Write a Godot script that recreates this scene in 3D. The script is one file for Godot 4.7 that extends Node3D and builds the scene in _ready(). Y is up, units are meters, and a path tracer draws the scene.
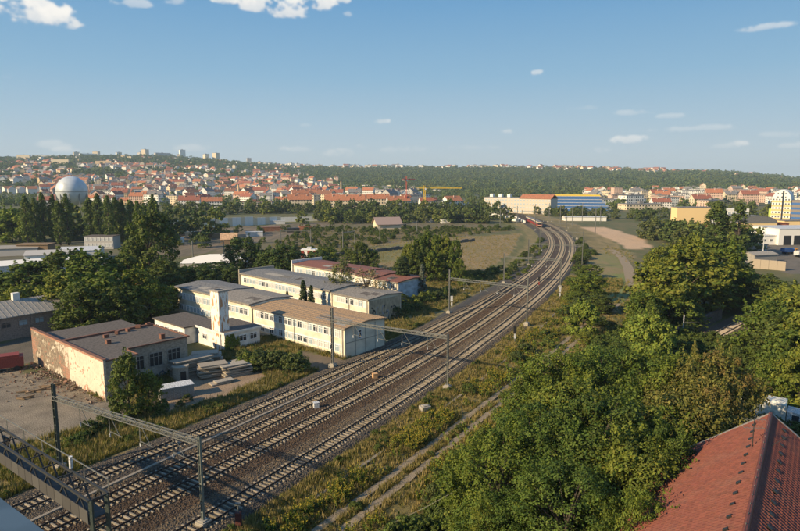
extends Node3D
# A railway curving through a town, seen from a tall roof. Units are metres, y is up, the rails lie near y = 0.

var M := {}
var names := {}
var grain: Texture2D
var blotch: Texture2D
var stones_n: Texture2D
var noise := FastNoiseLite.new()
var noise2 := FastNoiseLite.new()
var rng := RandomNumberGenerator.new()

# ------------------------------------------------------------------ mesh building
class MB:
	var v := PackedVector3Array()
	var n := PackedVector3Array()
	var c := PackedColorArray()
	var uv := PackedVector2Array()
	var col := Color.WHITE
	var has_uv := false
	func quad(a: Vector3, b: Vector3, cc: Vector3, d: Vector3) -> void:  # counter-clockwise seen from outside
		var nn := (b - a).cross(cc - a).normalized()
		if nn == Vector3.ZERO:
			nn = (cc - a).cross(d - a).normalized()
		v.append_array([a, cc, b, a, d, cc])
		for i in 6:
			n.append(nn); c.append(col)
		if has_uv:
			uv.append_array([Vector2(0, 1), Vector2(1, 0), Vector2(1, 1), Vector2(0, 1), Vector2(0, 0), Vector2(1, 0)])
	func tri(a: Vector3, b: Vector3, cc: Vector3) -> void:
		var nn := (b - a).cross(cc - a).normalized()
		v.append_array([a, cc, b])
		for i in 3:
			n.append(nn); c.append(col)
		if has_uv:
			uv.append_array([Vector2(0, 1), Vector2(0.5, 0), Vector2(1, 1)])
	func box(ctr: Vector3, s: Vector3, b := Basis.IDENTITY) -> void:
		var x := b.x * s.x * 0.5
		var y := b.y * s.y * 0.5
		var z := b.z * s.z * 0.5
		quad(ctr - x - y + z, ctr + x - y + z, ctr + x + y + z, ctr - x + y + z)
		quad(ctr + x - y - z, ctr - x - y - z, ctr - x + y - z, ctr + x + y - z)
		quad(ctr + x - y + z, ctr + x - y - z, ctr + x + y - z, ctr + x + y + z)
		quad(ctr - x - y - z, ctr - x - y + z, ctr - x + y + z, ctr - x + y - z)
		quad(ctr - x + y + z, ctr + x + y + z, ctr + x + y - z, ctr - x + y - z)
		quad(ctr - x - y - z, ctr + x - y - z, ctr + x - y + z, ctr - x - y + z)
	func span(lo: Vector3, hi: Vector3) -> void:
		box((lo + hi) * 0.5, hi - lo)
	func bar(a: Vector3, b: Vector3, w: float, h := -1.0) -> void:  # a square bar from a to b
		if h < 0.0:
			h = w
		var d := (b - a)
		var z := d.normalized()
		var up := Vector3.UP if absf(z.y) < 0.95 else Vector3.RIGHT
		var x := up.cross(z).normalized()
		var y := z.cross(x)
		box((a + b) * 0.5, Vector3(w, h, d.length()), Basis(x, y, z))
	func tube(pts: Array, r0: float, r1: float, sides := 6) -> void:
		var rings := []
		for i in pts.size():
			var d: Vector3 = (pts[mini(i + 1, pts.size() - 1)] - pts[maxi(i - 1, 0)]).normalized()
			var up := Vector3.UP if absf(d.y) < 0.9 else Vector3.RIGHT
			var x := up.cross(d).normalized()
			var y := d.cross(x)
			var r := lerpf(r0, r1, float(i) / maxf(1.0, pts.size() - 1))
			var ring := []
			for k in sides:
				var a := TAU * k / sides
				ring.append([pts[i] + (x * cos(a) + y * sin(a)) * r, x * cos(a) + y * sin(a)])
			rings.append(ring)
		for i in pts.size() - 1:
			for k in sides:
				var a = rings[i][k]
				var b = rings[i][(k + 1) % sides]
				var e = rings[i + 1][(k + 1) % sides]
				var f = rings[i + 1][k]
				v.append_array([a[0], e[0], b[0], a[0], f[0], e[0]])
				n.append_array([a[1], e[1], b[1], a[1], f[1], e[1]])
				for q in 6:
					c.append(col)
					if has_uv: uv.append(Vector2.ZERO)
		if pts.size() > 1:
			var z1: Vector3 = (pts[-1] - pts[-2]).normalized()
			for k in sides:
				v.append_array([pts[-1], rings[-1][(k + 1) % sides][0], rings[-1][k][0]])
				for q in 3:
					n.append(z1); c.append(col)
					if has_uv: uv.append(Vector2.ZERO)
	func ellipsoid(ctr: Vector3, r: Vector3, nu := 12, nv := 8, b := Basis.IDENTITY) -> void:
		for j in nv:
			for i in nu:
				var p := []
				for q in [[i, j], [i + 1, j], [i + 1, j + 1], [i, j + 1]]:
					var th: float = TAU * q[0] / nu
					var ph: float = PI * q[1] / nv - PI / 2
					p.append(Vector3(cos(ph) * cos(th), sin(ph), cos(ph) * sin(th)))
				for k in [0, 1, 2, 0, 2, 3]:
					v.append(ctr + b * (p[k] * r))
					n.append((b * (p[k] / r)).normalized()); c.append(col)
					if has_uv: uv.append(Vector2.ZERO)
	func prism(poly: PackedVector2Array, y0: float, y1: float) -> void:  # plan outline in x, z
		var k := Geometry2D.triangulate_polygon(poly)
		for i in range(0, k.size(), 3):
			var a := Vector3(poly[k[i]].x, y1, poly[k[i]].y)
			var b := Vector3(poly[k[i + 1]].x, y1, poly[k[i + 1]].y)
			var e := Vector3(poly[k[i + 2]].x, y1, poly[k[i + 2]].y)
			if (b - a).cross(e - a).y < 0: tri(a, e, b)
			else: tri(a, b, e)
		var area := 0.0
		for i in poly.size():
			area += poly[i].cross(poly[(i + 1) % poly.size()])
		for i in poly.size():
			var p := poly[i]
			var q := poly[(i + 1) % poly.size()]
			if area > 0:
				var t := p; p = q; q = t
			quad(Vector3(p.x, y0, p.y), Vector3(q.x, y0, q.y), Vector3(q.x, y1, q.y), Vector3(p.x, y1, p.y))
	func mesh() -> ArrayMesh:
		var a := []
		a.resize(Mesh.ARRAY_MAX)
		a[Mesh.ARRAY_VERTEX] = v
		a[Mesh.ARRAY_NORMAL] = n
		a[Mesh.ARRAY_COLOR] = c
		if has_uv: a[Mesh.ARRAY_TEX_UV] = uv
		var m := ArrayMesh.new()
		m.add_surface_from_arrays(Mesh.PRIMITIVE_TRIANGLES, a)
		return m

func numbered(s: String) -> String:
	names[s] = names.get(s, -1) + 1
	return s if names[s] == 0 else "%s_%03d" % [s, names[s]]
func thing(called: String, label: String, category: String, at := Vector3.ZERO, turn := 0.0, group := "") -> Node3D:
	var o := Node3D.new()
	o.name = numbered(called); add_child(o)
	o.position = at; o.rotation.y = turn
	o.set_meta("label", label); o.set_meta("category", category)
	if group: o.set_meta("group", group)
	return o
func along(called: String, label: String, category: String, at: Vector3, dir: Vector2, group := "") -> Node3D:  # local x runs along dir (x, z), local z to its right-hand back
	return thing(called, label, category, at, atan2(-dir.y, dir.x), group)
func part(parent: Node, called: String, what, material: Material, at := Vector3.ZERO, turn := 0.0) -> MeshInstance3D:
	var o := MeshInstance3D.new()
	o.name = called
	o.mesh = what.mesh() if what is MB else what
	o.material_override = material
	o.position = at; o.rotation.y = turn
	parent.add_child(o, true)
	return o
func single(called: String, label: String, category: String, what, material: Material, at := Vector3.ZERO, group := "", turn := 0.0) -> MeshInstance3D:
	var o := MeshInstance3D.new()
	o.name = numbered(called)
	o.mesh = what.mesh() if what is MB else what
	o.material_override = material
	o.position = at; o.rotation.y = turn
	add_child(o)
	o.set_meta("label", label); o.set_meta("category", category)
	if group: o.set_meta("group", group)
	return o
func setting(called: String, what, material: Material, kind := "structure", label := "", category := "") -> MeshInstance3D:
	var o := MeshInstance3D.new()
	o.name = numbered(called)
	o.mesh = what.mesh() if what is MB else what
	o.material_override = material
	add_child(o)
	o.set_meta("kind", kind)
	if label: o.set_meta("label", label)
	if category: o.set_meta("category", category)
	return o
func stuff_part(parent: Node, called: String, what, material: Material) -> MeshInstance3D:
	var o := part(parent, called, what, material)
	o.set_meta("kind", "stuff")
	return o
func scatter(called: String, label: String, category: String, mesh: Mesh, material: Material, xf: Array) -> void:
	var mm := MultiMesh.new()
	mm.transform_format = MultiMesh.TRANSFORM_3D
	mm.mesh = mesh
	mm.instance_count = xf.size()
	for i in xf.size():
		mm.set_instance_transform(i, xf[i])
	var o := MultiMeshInstance3D.new()
	o.name = numbered(called)
	o.multimesh = mm
	o.material_override = material
	add_child(o)
	o.set_meta("kind", "stuff"); o.set_meta("label", label); o.set_meta("category", category)
func copy_thing(o: Node3D, label := "", group := "") -> Node3D:
	var c: Node3D = o.duplicate()
	var base: String = o.name
	if base.length() > 4 and base[-4] == "_" and base.right(3).is_valid_int():
		base = base.left(-4)
	c.name = numbered(base)
	add_child(c)
	if label: c.set_meta("label", label)
	if group: c.set_meta("group", group)
	return c

# ------------------------------------------------------------------ materials
func mat(r: float, g: float, b: float, rough := 0.9, tex: Texture2D = null, scale := 1.0, metal := 0.0) -> StandardMaterial3D:  # linear base colour
	var m := StandardMaterial3D.new()
	m.albedo_color = Color(r, g, b).linear_to_srgb()
	m.roughness = rough
	m.metallic = metal
	if tex:
		m.albedo_texture = tex
		m.uv1_triplanar = true
		m.uv1_world_triplanar = true
		m.uv1_scale = Vector3.ONE * scale
	return m
func vmat(rough := 0.9, tex: Texture2D = null, scale := 1.0) -> StandardMaterial3D:
	var m := mat(1, 1, 1, rough, tex, scale)
	m.vertex_color_use_as_albedo = true
	return m
func leafmat() -> StandardMaterial3D:
	var m := vmat(0.62)
	m.metallic_specular = 0.3
	m.backlight_enabled = true
	m.backlight = Color(0.62, 0.72, 0.22)
	return m
func noise_tex(size: int, freq: float, oct: int, sd: int, lo: float, hi: float, kind := FastNoiseLite.TYPE_SIMPLEX_SMOOTH) -> Texture2D:  # grey values around white, tiling
	var f := FastNoiseLite.new()
	f.noise_type = kind; f.frequency = freq; f.fractal_octaves = oct; f.seed = sd; f.fractal_type = FastNoiseLite.FRACTAL_FBM
	var im := f.get_seamless_image(size, size)
	im.convert(Image.FORMAT_RGB8)
	for y in size:
		for x in size:
			var k := im.get_pixel(x, y).r
			k = lo + (hi - lo) * k
			im.set_pixel(x, y, Color(k, k, k))
	return ImageTexture.create_from_image(im)
func make_materials() -> void:
	grain = noise_tex(256, 0.09, 4, 3, 0.45, 1.3)
	blotch = noise_tex(512, 0.03, 6, 8, 0.66, 1.18)
	var f := FastNoiseLite.new()
	f.noise_type = FastNoiseLite.TYPE_CELLULAR; f.frequency = 0.08; f.seed = 5
	var im := f.get_seamless_image(256, 256)
	im.convert(Image.FORMAT_RGBA8)
	im.bump_map_to_normal_map(6.0)
	stones_n = ImageTexture.create_from_image(im)
	M.ground = vmat(0.95, grain, 0.23)
	M.ballast = vmat(0.95, noise_tex(256, 0.12, 3, 11, 0.3, 1.4), 0.9)
	M.ballast.normal_enabled = true; M.ballast.normal_texture = stones_n; M.ballast.normal_scale = 1.2
	M.stone = vmat(0.95)
	M.leaf = leafmat()
	M.bark = mat(0.09, 0.07, 0.05, 0.95, grain, 0.8)
	M.birch_bark = mat(0.45, 0.43, 0.38, 0.9, blotch, 1.2)
	M.rail = mat(0.07, 0.048, 0.036, 0.55, grain, 0.5, 0.4)
	M.rail_top = mat(0.45, 0.43, 0.4, 0.3, null, 1.0, 0.9)
	M.sleeper = mat(0.42, 0.36, 0.29, 0.9, grain, 0.6)
	M.trough = mat(0.36, 0.31, 0.24, 0.9, grain, 0.4)
	M.steel = mat(0.19, 0.195, 0.175, 0.6, blotch, 0.3, 0.2)
	M.green_steel = mat(0.07, 0.09, 0.075, 0.6, blotch, 0.5, 0.2)
	M.dark_steel = mat(0.05, 0.052, 0.05, 0.6, blotch, 0.5, 0.3)
	M.grating = mat(0.09, 0.085, 0.078, 0.7, grain, 1.4, 0.2)
	M.concrete = mat(0.4, 0.36, 0.29, 0.92, blotch, 0.35)
	M.slab = mat(0.43, 0.36, 0.27, 0.92, blotch, 0.6)
	M.cream = mat(0.8, 0.7, 0.53, 0.9, blotch, 0.05)
	M.cream.albedo_texture = noise_tex(256, 0.03, 5, 21, 0.78, 1.1)
	M.white = mat(0.8, 0.77, 0.7, 0.85, noise_tex(256, 0.03, 5, 22, 0.8, 1.1), 0.08)
	M.white_frame = mat(0.76, 0.76, 0.74, 0.6)
	M.glass = mat(0.03, 0.04, 0.05, 0.08)
	M.pale_glass = mat(0.3, 0.38, 0.42, 0.15)
	M.curtain = mat(0.5, 0.5, 0.46, 0.5)
	M.bitumen = mat(0.125, 0.105, 0.088, 0.9, blotch, 0.12)
	M.grey_roof = mat(0.2, 0.195, 0.185, 0.85, blotch, 0.1)
	M.warm_roof = mat(0.27, 0.24, 0.2, 0.85, blotch, 0.12)
	M.rust_roof = mat(0.4, 0.27, 0.155, 0.8, noise_tex(256, 0.05, 5, 55, 0.5, 1.25), 0.25)
	M.red_roof = mat(0.25, 0.095, 0.06, 0.8, blotch, 0.15)
	M.fibre_roof = mat(0.36, 0.33, 0.28, 0.9, blotch, 0.2)
	M.pink = mat(0.33, 0.24, 0.19, 0.9, blotch, 0.2)
	M.brick = mat(0.25, 0.115, 0.075, 0.92, grain, 0.8)
	M.dark_red = mat(0.13, 0.035, 0.025, 0.85, grain, 0.4)
	M.red_paint = mat(0.36, 0.05, 0.035, 0.5, grain, 0.3)
	M.metal_white = mat(0.75, 0.75, 0.73, 0.5, grain, 0.2)
	M.wood = mat(0.3, 0.2, 0.11, 0.9, grain, 0.8)
	M.rubber = mat(0.02, 0.02, 0.02, 0.8)
	M.ochre = mat(0.78, 0.56, 0.27, 0.85, null)
	M.yellow = mat(0.78, 0.52, 0.03, 0.5)
	M.orange_paint = mat(0.8, 0.32, 0.03, 0.45)
	M.blue_glass = mat(0.05, 0.13, 0.32, 0.3)
	M.aluminium = mat(0.56, 0.6, 0.62, 0.4, noise_tex(128, 0.03, 3, 4, 0.85, 1.05), 0.03, 0.1)
	M.tile_roof = vmat(0.6, noise_tex(256, 0.04, 5, 31, 0.72, 1.2), 0.22)
	M.zinc = mat(0.12, 0.17, 0.2, 0.45, noise_tex(128, 0.03, 4, 6, 0.8, 1.1), 0.5, 0.5)
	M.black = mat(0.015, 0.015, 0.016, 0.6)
	M.vents = mat(0.02, 0.018, 0.016, 0.5)
	M.sand = mat(0.62, 0.4, 0.23, 0.95, blotch, 0.05)
	M.path = mat(0.36, 0.28, 0.18, 0.95, grain, 0.35)
	var town := {"roof_orange": [0.45, 0.175, 0.085], "roof_red": [0.33, 0.115, 0.07], "roof_brown": [0.22, 0.1, 0.06], "roof_grey": [0.22, 0.21, 0.2], "wall_cream": [0.66, 0.55, 0.38], "wall_white": [0.76, 0.73, 0.66], "wall_ochre": [0.58, 0.43, 0.25], "wall_grey": [0.42, 0.4, 0.37], "wall_rose": [0.6, 0.42, 0.32]}
	for k in town:
		M[k] = mat(town[k][0], town[k][1], town[k][2], 0.88, blotch if k.begins_with("roof") else null, 0.04)

# ------------------------------------------------------------------ camera, sky, sun
func make_view() -> void:
	var cam := Camera3D.new()
	cam.name = "camera"
	cam.position = Vector3(0, 31, 0)
	cam.rotation_degrees = Vector3(-8.1, 0, 0)
	cam.fov = 46.9
	cam.near = 0.2
	cam.far = 12000
	add_child(cam)
	var env := Environment.new()
	env.background_mode = Environment.BG_SKY
	env.sky = Sky.new()
	var pano := PanoramaSkyMaterial.new()
	pano.panorama = make_sky()
	env.sky.sky_material = pano
	env.background_energy_multiplier = 1.0
	env.tonemap_mode = Environment.TONE_MAPPER_LINEAR
	env.tonemap_exposure = 1.47
	env.fog_enabled = true
	env.fog_density = 0.00011
	env.fog_light_color = Color(0.74, 0.82, 0.88)
	env.sdfgi_enabled = true
	env.ssao_enabled = true
	env.ssil_enabled = true
	var we := WorldEnvironment.new()
	we.environment = env
	add_child(we)
	var sun := DirectionalLight3D.new()
	sun.name = "sun"
	sun.light_energy = 1.6
	sun.light_angular_distance = 0.5
	sun.light_color = Color(1.0, 0.9, 0.74)
	sun.shadow_enabled = true
	add_child(sun)
	var el := deg_to_rad(25.5)
	var az := deg_to_rad(60.0)  # shadows fall to the right and a little away
	var towards := Vector3(sin(az) * cos(el), -sin(el), -cos(az) * cos(el))
	sun.look_at_from_position(Vector3(0, 200, 0), Vector3(0, 200, 0) + towards, Vector3.UP)

func make_sky() -> ImageTexture:
	var w := 4096
	var h := 2048
	var im := Image.create(w, h, false, Image.FORMAT_RGBF)
	var stops := [[0.0, Color(0.37, 0.425, 0.45)], [2.0, Color(0.345, 0.415, 0.455)], [5.0, Color(0.275, 0.38, 0.46)], [9.0, Color(0.188, 0.325, 0.45)], [15.0, Color(0.112, 0.252, 0.42)], [30.0, Color(0.08, 0.2, 0.39)], [90.0, Color(0.05, 0.13, 0.33)]]
	for y in h:
		var el := 90.0 - 180.0 * (y + 0.5) / h
		var c: Color = stops[0][1]
		for i in stops.size() - 1:
			if el >= stops[i][0] and el <= stops[i + 1][0]:
				c = stops[i][1].lerp(stops[i + 1][1], (el - stops[i][0]) / (stops[i + 1][0] - stops[i][0]))
		if el < 0:
			c = Color(0.2, 0.19, 0.15)
		im.fill_rect(Rect2i(0, y, w, 1), c)
	# clouds: [azimuth, elevation, half width, half height in degrees, density]
	var r := RandomNumberGenerator.new()
	r.seed = 12
	var clouds := [[-31.1, 12.7, 2.02, 0.92, 1], [-29.4, 12.5, 2.39, 1.38, 1], [-28, 12.3, 1.66, 1.01, 1], [-22.8, 14, 1.66, 0.46, 0.5], [-19.4, 14.4, 1.10, 0.37, 0.4], [-14.7, 14.95, 1.99, 0.71, 1], [-12.5, 14.75, 2.32, 0.94, 1], [-9.9, 14.45, 2.15, 1.10, 1], [-7.5, 14.95, 1.99, 0.86, 1], [-5.5, 15.35, 1.16, 0.47, 0.8], [-4.8, 14.2, 0.55, 0.28, 0.4], [-1.8, 5.2, 0.92, 0.35, 0.61], [12.2, 9.2, 0.64, 0.28, 0.55], [29.8, 11.5, 2.02, 0.32, 0.5], [9.8, 4.2, 0.74, 0.31, 0.58], [20.2, 3.3, 1.66, 0.47, 0.65], [18.1, 2.5, 1.29, 0.39, 0.5], [28.6, 2.8, 0.92, 0.31, 0.65], [24.9, 4.1, 4.14, 0.31, 0.29], [20.3, 5.6, 1.84, 0.27, 0.29], [23.4, 5.2, 1.29, 0.24, 0.29], [16.4, 6.1, 1.47, 0.24, 0.14], [-5.1, 2.3, 2.02, 0.54, 0.32], [-3.5, 2.9, 0.83, 0.31, 0.36], [-9.1, 2.6, 1.29, 0.31, 0.22], [-18.5, 2.6, 1.84, 0.39, 0.25], [-28.8, 2.6, 1.84, 0.47, 0.29], [-28.2, 2.3, 1.10, 0.31, 0.29], [-10.7, 2.7, 0.55, 0.24, 0.32], [27.2, 2.6, 1.66, 0.24, 0.22], [32.5, 2.5, 1.29, 0.31, 0.32], [31.3, 3.4, 1.84, 0.31, 0.22], [0.5, 2.6, 2.76, 0.39, 0.18], [6.4, 2.8, 2.76, 0.31, 0.18], [-32, 7.7, 0.92, 0.24, 0.14], [-8.6, 4.8, 0.55, 0.15, 0.18]]
	for k in 70:
		var az := r.randf_range(38, 322)
		var el := r.randf_range(2, 15) if r.randf() < 0.7 else r.randf_range(15, 60)
		var s := r.randf_range(0.5, 1.0) * (0.6 + el * 0.12)
		clouds.append([az if az < 180 else az - 360, el, s * 1.9, s * 0.6, r.randf_range(0.3, 0.9)])
	var f := FastNoiseLite.new()
	f.seed = 4; f.frequency = 1.0; f.fractal_octaves = 5; f.noise_type = FastNoiseLite.TYPE_SIMPLEX_SMOOTH
	for q in clouds:
		var cx: float = q[0] / 360.0 * w
		var cy: float = (90.0 - q[1]) / 180.0 * h
		var rx: float = q[2] / 360.0 * w
		var ry: float = q[3] / 180.0 * h
		for y in range(maxi(0, int(cy - ry * 1.8)), mini(h / 2 - 2, int(cy + ry * 1.6))):
			for x in range(int(cx - rx * 1.5), int(cx + rx * 1.5)):
				var u := (x - cx) / rx
				var v := (y - cy) / ry
				if v > 0.0: v *= 1.5  # flatter below
				var fill := 1.0 - (u * u + v * v)
				var nz := f.get_noise_2d(x * 0.03, y * 0.05) * 0.75 + f.get_noise_2d(x * 0.12 + 40.0, y * 0.15) * 0.25
				var d := clampf((fill * 0.75 + nz * 1.5 + 0.05) * 1.5, 0.0, 1.0) * clampf(fill * 2.0 + 0.9, 0.0, 1.0)
				d = d * d * (3.0 - 2.0 * d) * q[4]
				if d > 0.003:
					var xx := posmod(x, w)
					var top := clampf(0.62 - 0.5 * v + nz * 0.5, 0.0, 1.0)
					var cc := Color(0.44, 0.47, 0.5).lerp(Color(0.68, 0.66, 0.62), top)
					im.set_pixel(xx, y, im.get_pixel(xx, y).lerp(cc, d * 0.88))
	return ImageTexture.create_from_image(im)

# ------------------------------------------------------------------ terrain
# how high the crest of the hills stands along the valley's rim: [bearing, sight line]
var crest_line := [[-300.0, 162.0], [0.0, 161.0], [100.0, 158.5], [160.0, 157.5], [215.0, 160.5], [260.0, 164.5], [330.0, 167.0], [420.0, 167.0], [520.0, 167.5], [600.0, 168.5], [660.0, 171.0], [700.0, 171.0], [760.0, 175.0], [800.0, 178.5], [1100.0, 182.0]]
func hill(x: float, z: float) -> float:  # the far hillside round the valley
	if z > -300.0:
		return 0.0
	var d := sqrt(x * x + z * z)
	if d < 900.0:
		return 0.0
	var k := 400.0 + 612.0 * x / -z
	k = clampf(k, -299.0, 1099.0)
	var top := 0.0
	for i in crest_line.size() - 1:
		if k >= crest_line[i][0] and k <= crest_line[i + 1][0]:
			top = lerpf(crest_line[i][1], crest_line[i + 1][1], (k - crest_line[i][0]) / (crest_line[i + 1][0] - crest_line[i][0]))
			break
	var start := lerpf(1000.0, 1350.0, smoothstep(150.0, 380.0, k))
	var crest := 3100.0
	var high := 31.0 + (178.4 - top) / 612.0 * crest - 9.0
	var t := clampf((d - start) / (crest - start), 0.0, 1.0)
	var y := high * (0.55 * t + 0.45 * t * t * (3.0 - 2.0 * t))
	if d > crest:
		y -= (d - crest) * 0.02
	return y + noise.get_noise_2d(x * 0.12, z * 0.12) * 14.0 * t * (1.0 - 0.75 * t)
func gh(x: float, z: float) -> float:
	return hill(x, z)

# ------------------------------------------------------------------ the line of the railway
var cp := PackedVector2Array()   # centre line of the second track from the right, every half metre
var ct := PackedVector2Array()
var s_of_z := {}
func make_line() -> void:
	var p := [Vector2(-54.5, -3), Vector2(-39.5, -28), Vector2(-25.3, -51.5), Vector2(-10.5, -75.6), Vector2(2, -97.2), Vector2(17.2, -127), Vector2(42, -182.5), Vector2(54.5, -214), Vector2(69.5, -260), Vector2(81.5, -307), Vector2(90, -357), Vector2(95, -408), Vector2(98, -466), Vector2(98, -530), Vector2(95, -620), Vector2(90, -720), Vector2(84, -820)]
	var dense := PackedVector2Array()
	for i in range(1, p.size() - 2):
		for k in 60:
			dense.append(p[i].cubic_interpolate(p[i + 1], p[i - 1], p[i + 2], k / 60.0))
	var acc := 0.0
	cp.append(dense[0])
	for i in range(1, dense.size()):
		var a := dense[i - 1]
		var b := dense[i]
		var l := a.distance_to(b)
		while acc + l >= 0.5:
			a = a.move_toward(b, 0.5 - acc)
			cp.append(a)
			l = a.distance_to(b)
			acc = 0.0
		acc += l
	for pass_ in 3:   # ease the knots
		var sm := cp.duplicate()
		for i in range(24, cp.size() - 24):
			sm[i] = (cp[i - 24] + cp[i] * 2.0 + cp[i + 24]) / 4.0
		cp = sm
	for i in cp.size():
		ct.append((cp[mini(i + 2, cp.size() - 1)] - cp[maxi(i - 2, 0)]).normalized())
		s_of_z[int(cp[i].y)] = i * 0.5
func trk(s: float, off: float, y := 0.0) -> Vector3:
	var i := clampi(int(s * 2.0), 0, cp.size() - 2)
	var q := cp[i].lerp(cp[i + 1], clampf(s * 2.0 - i, 0, 1))
	var t := ct[i].lerp(ct[i + 1], clampf(s * 2.0 - i, 0, 1))
	return Vector3(q.x - t.y * off, y, q.y + t.x * off)
func heading(s: float) -> float:
	var t := ct[clampi(int(s * 2.0), 0, ct.size() - 1)]
	return atan2(-t.x, -t.y)
func pick(table: Array, s: float) -> float:
	if s <= table[0][0]: return table[0][1]
	for i in table.size() - 1:
		if s <= table[i + 1][0]:
			return lerpf(table[i][1], table[i + 1][1], (s - table[i][0]) / (table[i + 1][0] - table[i][0]))
	return table[-1][1]
const OA := [[0, -10.4], [25, -9.9], [45, -9.2], [68, -9.0], [92, -8.2], [115, -7.4], [135, -6.3], [155, -5.6], [175, -5.15]]
const OB := [[0, -4.6], [45, -4.2], [85, -4.7], [114, -4.9], [160, -5.2], [200, -5.0], [330, -4.9]]
const OC := [[0, 0.0], [1000, 0.0]]
const OD := [[0, 6.7], [33, 6.5], [53, 6.2], [75, 5.6], [100, 5.0], [150, 4.9], [195, 4.2], [270, 4.1], [330, 4.7], [400, 5.4]]
func off_of(x: float, z: float) -> float:  # how far right of the line a place lies
	var k := int(z)
	if not s_of_z.has(k):
		k = clampi(k, -700, -30)
		while not s_of_z.has(k) and k < 0: k += 1
		if not s_of_z.has(k): return 999.0
	var i := int(s_of_z[k] * 2.0)
	var d := Vector2(x, z) - cp[i]
	return d.dot(Vector2(-ct[i].y, ct[i].x))
func s_at(z: float) -> float:
	var k := clampi(int(z), -700, -30)
	while not s_of_z.has(k) and k < 0: k += 1
	return s_of_z.get(k, 0.0)

# ------------------------------------------------------------------ ground
var regions := []
func make_regions() -> void:
	# [outline in x, z; two colours that its grain mixes]
	regions = [
		[PackedVector2Array([Vector2(-68.15, -211.62), Vector2(-91.94, -320.36), Vector2(-65.78, -402.23), Vector2(-51.45, -449.96), Vector2(56.17, -429.58), Vector2(75.5, -378.12), Vector2(15.25, -309.81), Vector2(-20.6, -227.12), Vector2(-20.56, -177.17)]), Color(0.2, 0.15, 0.08), Color(0.14, 0.13, 0.05)],
		[PackedVector2Array([Vector2(-22.47, -227.12), Vector2(-18.53, -281.92), Vector2(0, -299.93), Vector2(21.01, -320.36), Vector2(67.58, -343.72), Vector2(47.65, -258.58), Vector2(31.45, -211.62), Vector2(15.71, -172.2), Vector2(10.3, -154.77), Vector2(0, -169.03), Vector2(-16.16, -177.17)]), Color(0.36, 0.25, 0.12), Color(0.25, 0.2, 0.08)],
		[PackedVector2Array([Vector2(-20.6, -227.12), Vector2(-18.26, -277.75), Vector2(35.58, -309.81), Vector2(0, -227.12)]), Color(0.25, 0.22, 0.075), Color(0.18, 0.18, 0.06)],
		[PackedVector2Array([Vector2(-70.84, -84.95), Vector2(-64.12, -100.44), Vector2(-41.5, -82.54), Vector2(-38.61, -83.33), Vector2(-35.45, -77.05), Vector2(-41.82, -71.61), Vector2(-46.29, -67.12), Vector2(-51.21, -60.2)]), Color(0.3, 0.25, 0.18), Color(0.17, 0.14, 0.1)],
		[PackedVector2Array([Vector2(-82.97, -107.09), Vector2(-75.18, -111.77), Vector2(-72.33, -129.45), Vector2(-66.17, -134.24), Vector2(-55.99, -119.19), Vector2(-62.04, -108.39), Vector2(-63.77, -99.88), Vector2(-71.45, -91.6)]), Color(0.17, 0.14, 0.1), Color(0.13, 0.11, 0.08)],
		[PackedVector2Array([Vector2(-34.98, -81.39), Vector2(-34.51, -92.56), Vector2(-31.55, -101.01), Vector2(-25.28, -103.36), Vector2(-20.71, -92.56), Vector2(-24.15, -86.63), Vector2(-28.2, -80.63), Vector2(-31.23, -77.75)]), Color(0.42, 0.29, 0.18), Color(0.3, 0.22, 0.14)],
		[PackedVector2Array([Vector2(-18.98, -108.39), Vector2(-9.48, -102.18), Vector2(-11, -95.57), Vector2(-16.85, -97.68)]), Color(0.2, 0.15, 0.1), Color(0.15, 0.12, 0.08)],
		[PackedVector2Array([Vector2(-132.16, -309.81), Vector2(-119.95, -385.83), Vector2(-50.27, -439.53), Vector2(-41.03, -385.83), Vector2(-74.11, -281.92), Vector2(-84.74, -245.02), Vector2(-93.64, -227.12)]), Color(0.27, 0.2, 0.13), Color(0.13, 0.11, 0.06)],
		[PackedVector2Array([Vector2(115.97, -393.86), Vector2(132.72, -393.86), Vector2(126.09, -320.36), Vector2(116.73, -281.92), Vector2(102.33, -265.93), Vector2(102.12, -273.69), Vector2(106.04, -304.79), Vector2(112.16, -356.71)]), Color(0.74, 0.49, 0.29), Color(0.62, 0.43, 0.26)],
		[PackedVector2Array([Vector2(72.66, -227.12), Vector2(95.42, -281.92), Vector2(98.7, -258.58), Vector2(79.99, -206.9), Vector2(67.34, -169.03), Vector2(54.85, -160.18), Vector2(56.4, -177.17)]), Color(0.3, 0.22, 0.1), Color(0.22, 0.22, 0.07)],
		[PackedVector2Array([Vector2(58.16, -177.17), Vector2(81.08, -211.62), Vector2(67.34, -169.03), Vector2(55.73, -152.19), Vector2(50.99, -154.77)]), Color(0.28, 0.29, 0.09), Color(0.21, 0.24, 0.065)],
		[PackedVector2Array([Vector2(128.1, -227.12), Vector2(163.05, -281.92), Vector2(233.75, -331.63), Vector2(168.55, -227.12), Vector2(129.66, -195.96)]), Color(0.2, 0.17, 0.13), Color(0.15, 0.13, 0.1)],
		[PackedVector2Array([Vector2(40.1, -69.58), Vector2(52.29, -89.28), Vector2(64.69, -95.57), Vector2(71.45, -91.6), Vector2(55.06, -69.58)]), Color(0.16, 0.13, 0.1), Color(0.11, 0.09, 0.07)],
		[PackedVector2Array([Vector2(-149.11, -195.96), Vector2(-188.06, -286.22), Vector2(-147.41, -309.81), Vector2(-103, -227.12), Vector2(-99.87, -177.17)]), Color(0.16, 0.15, 0.07), Color(0.11, 0.1, 0.07)],
	]
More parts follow.
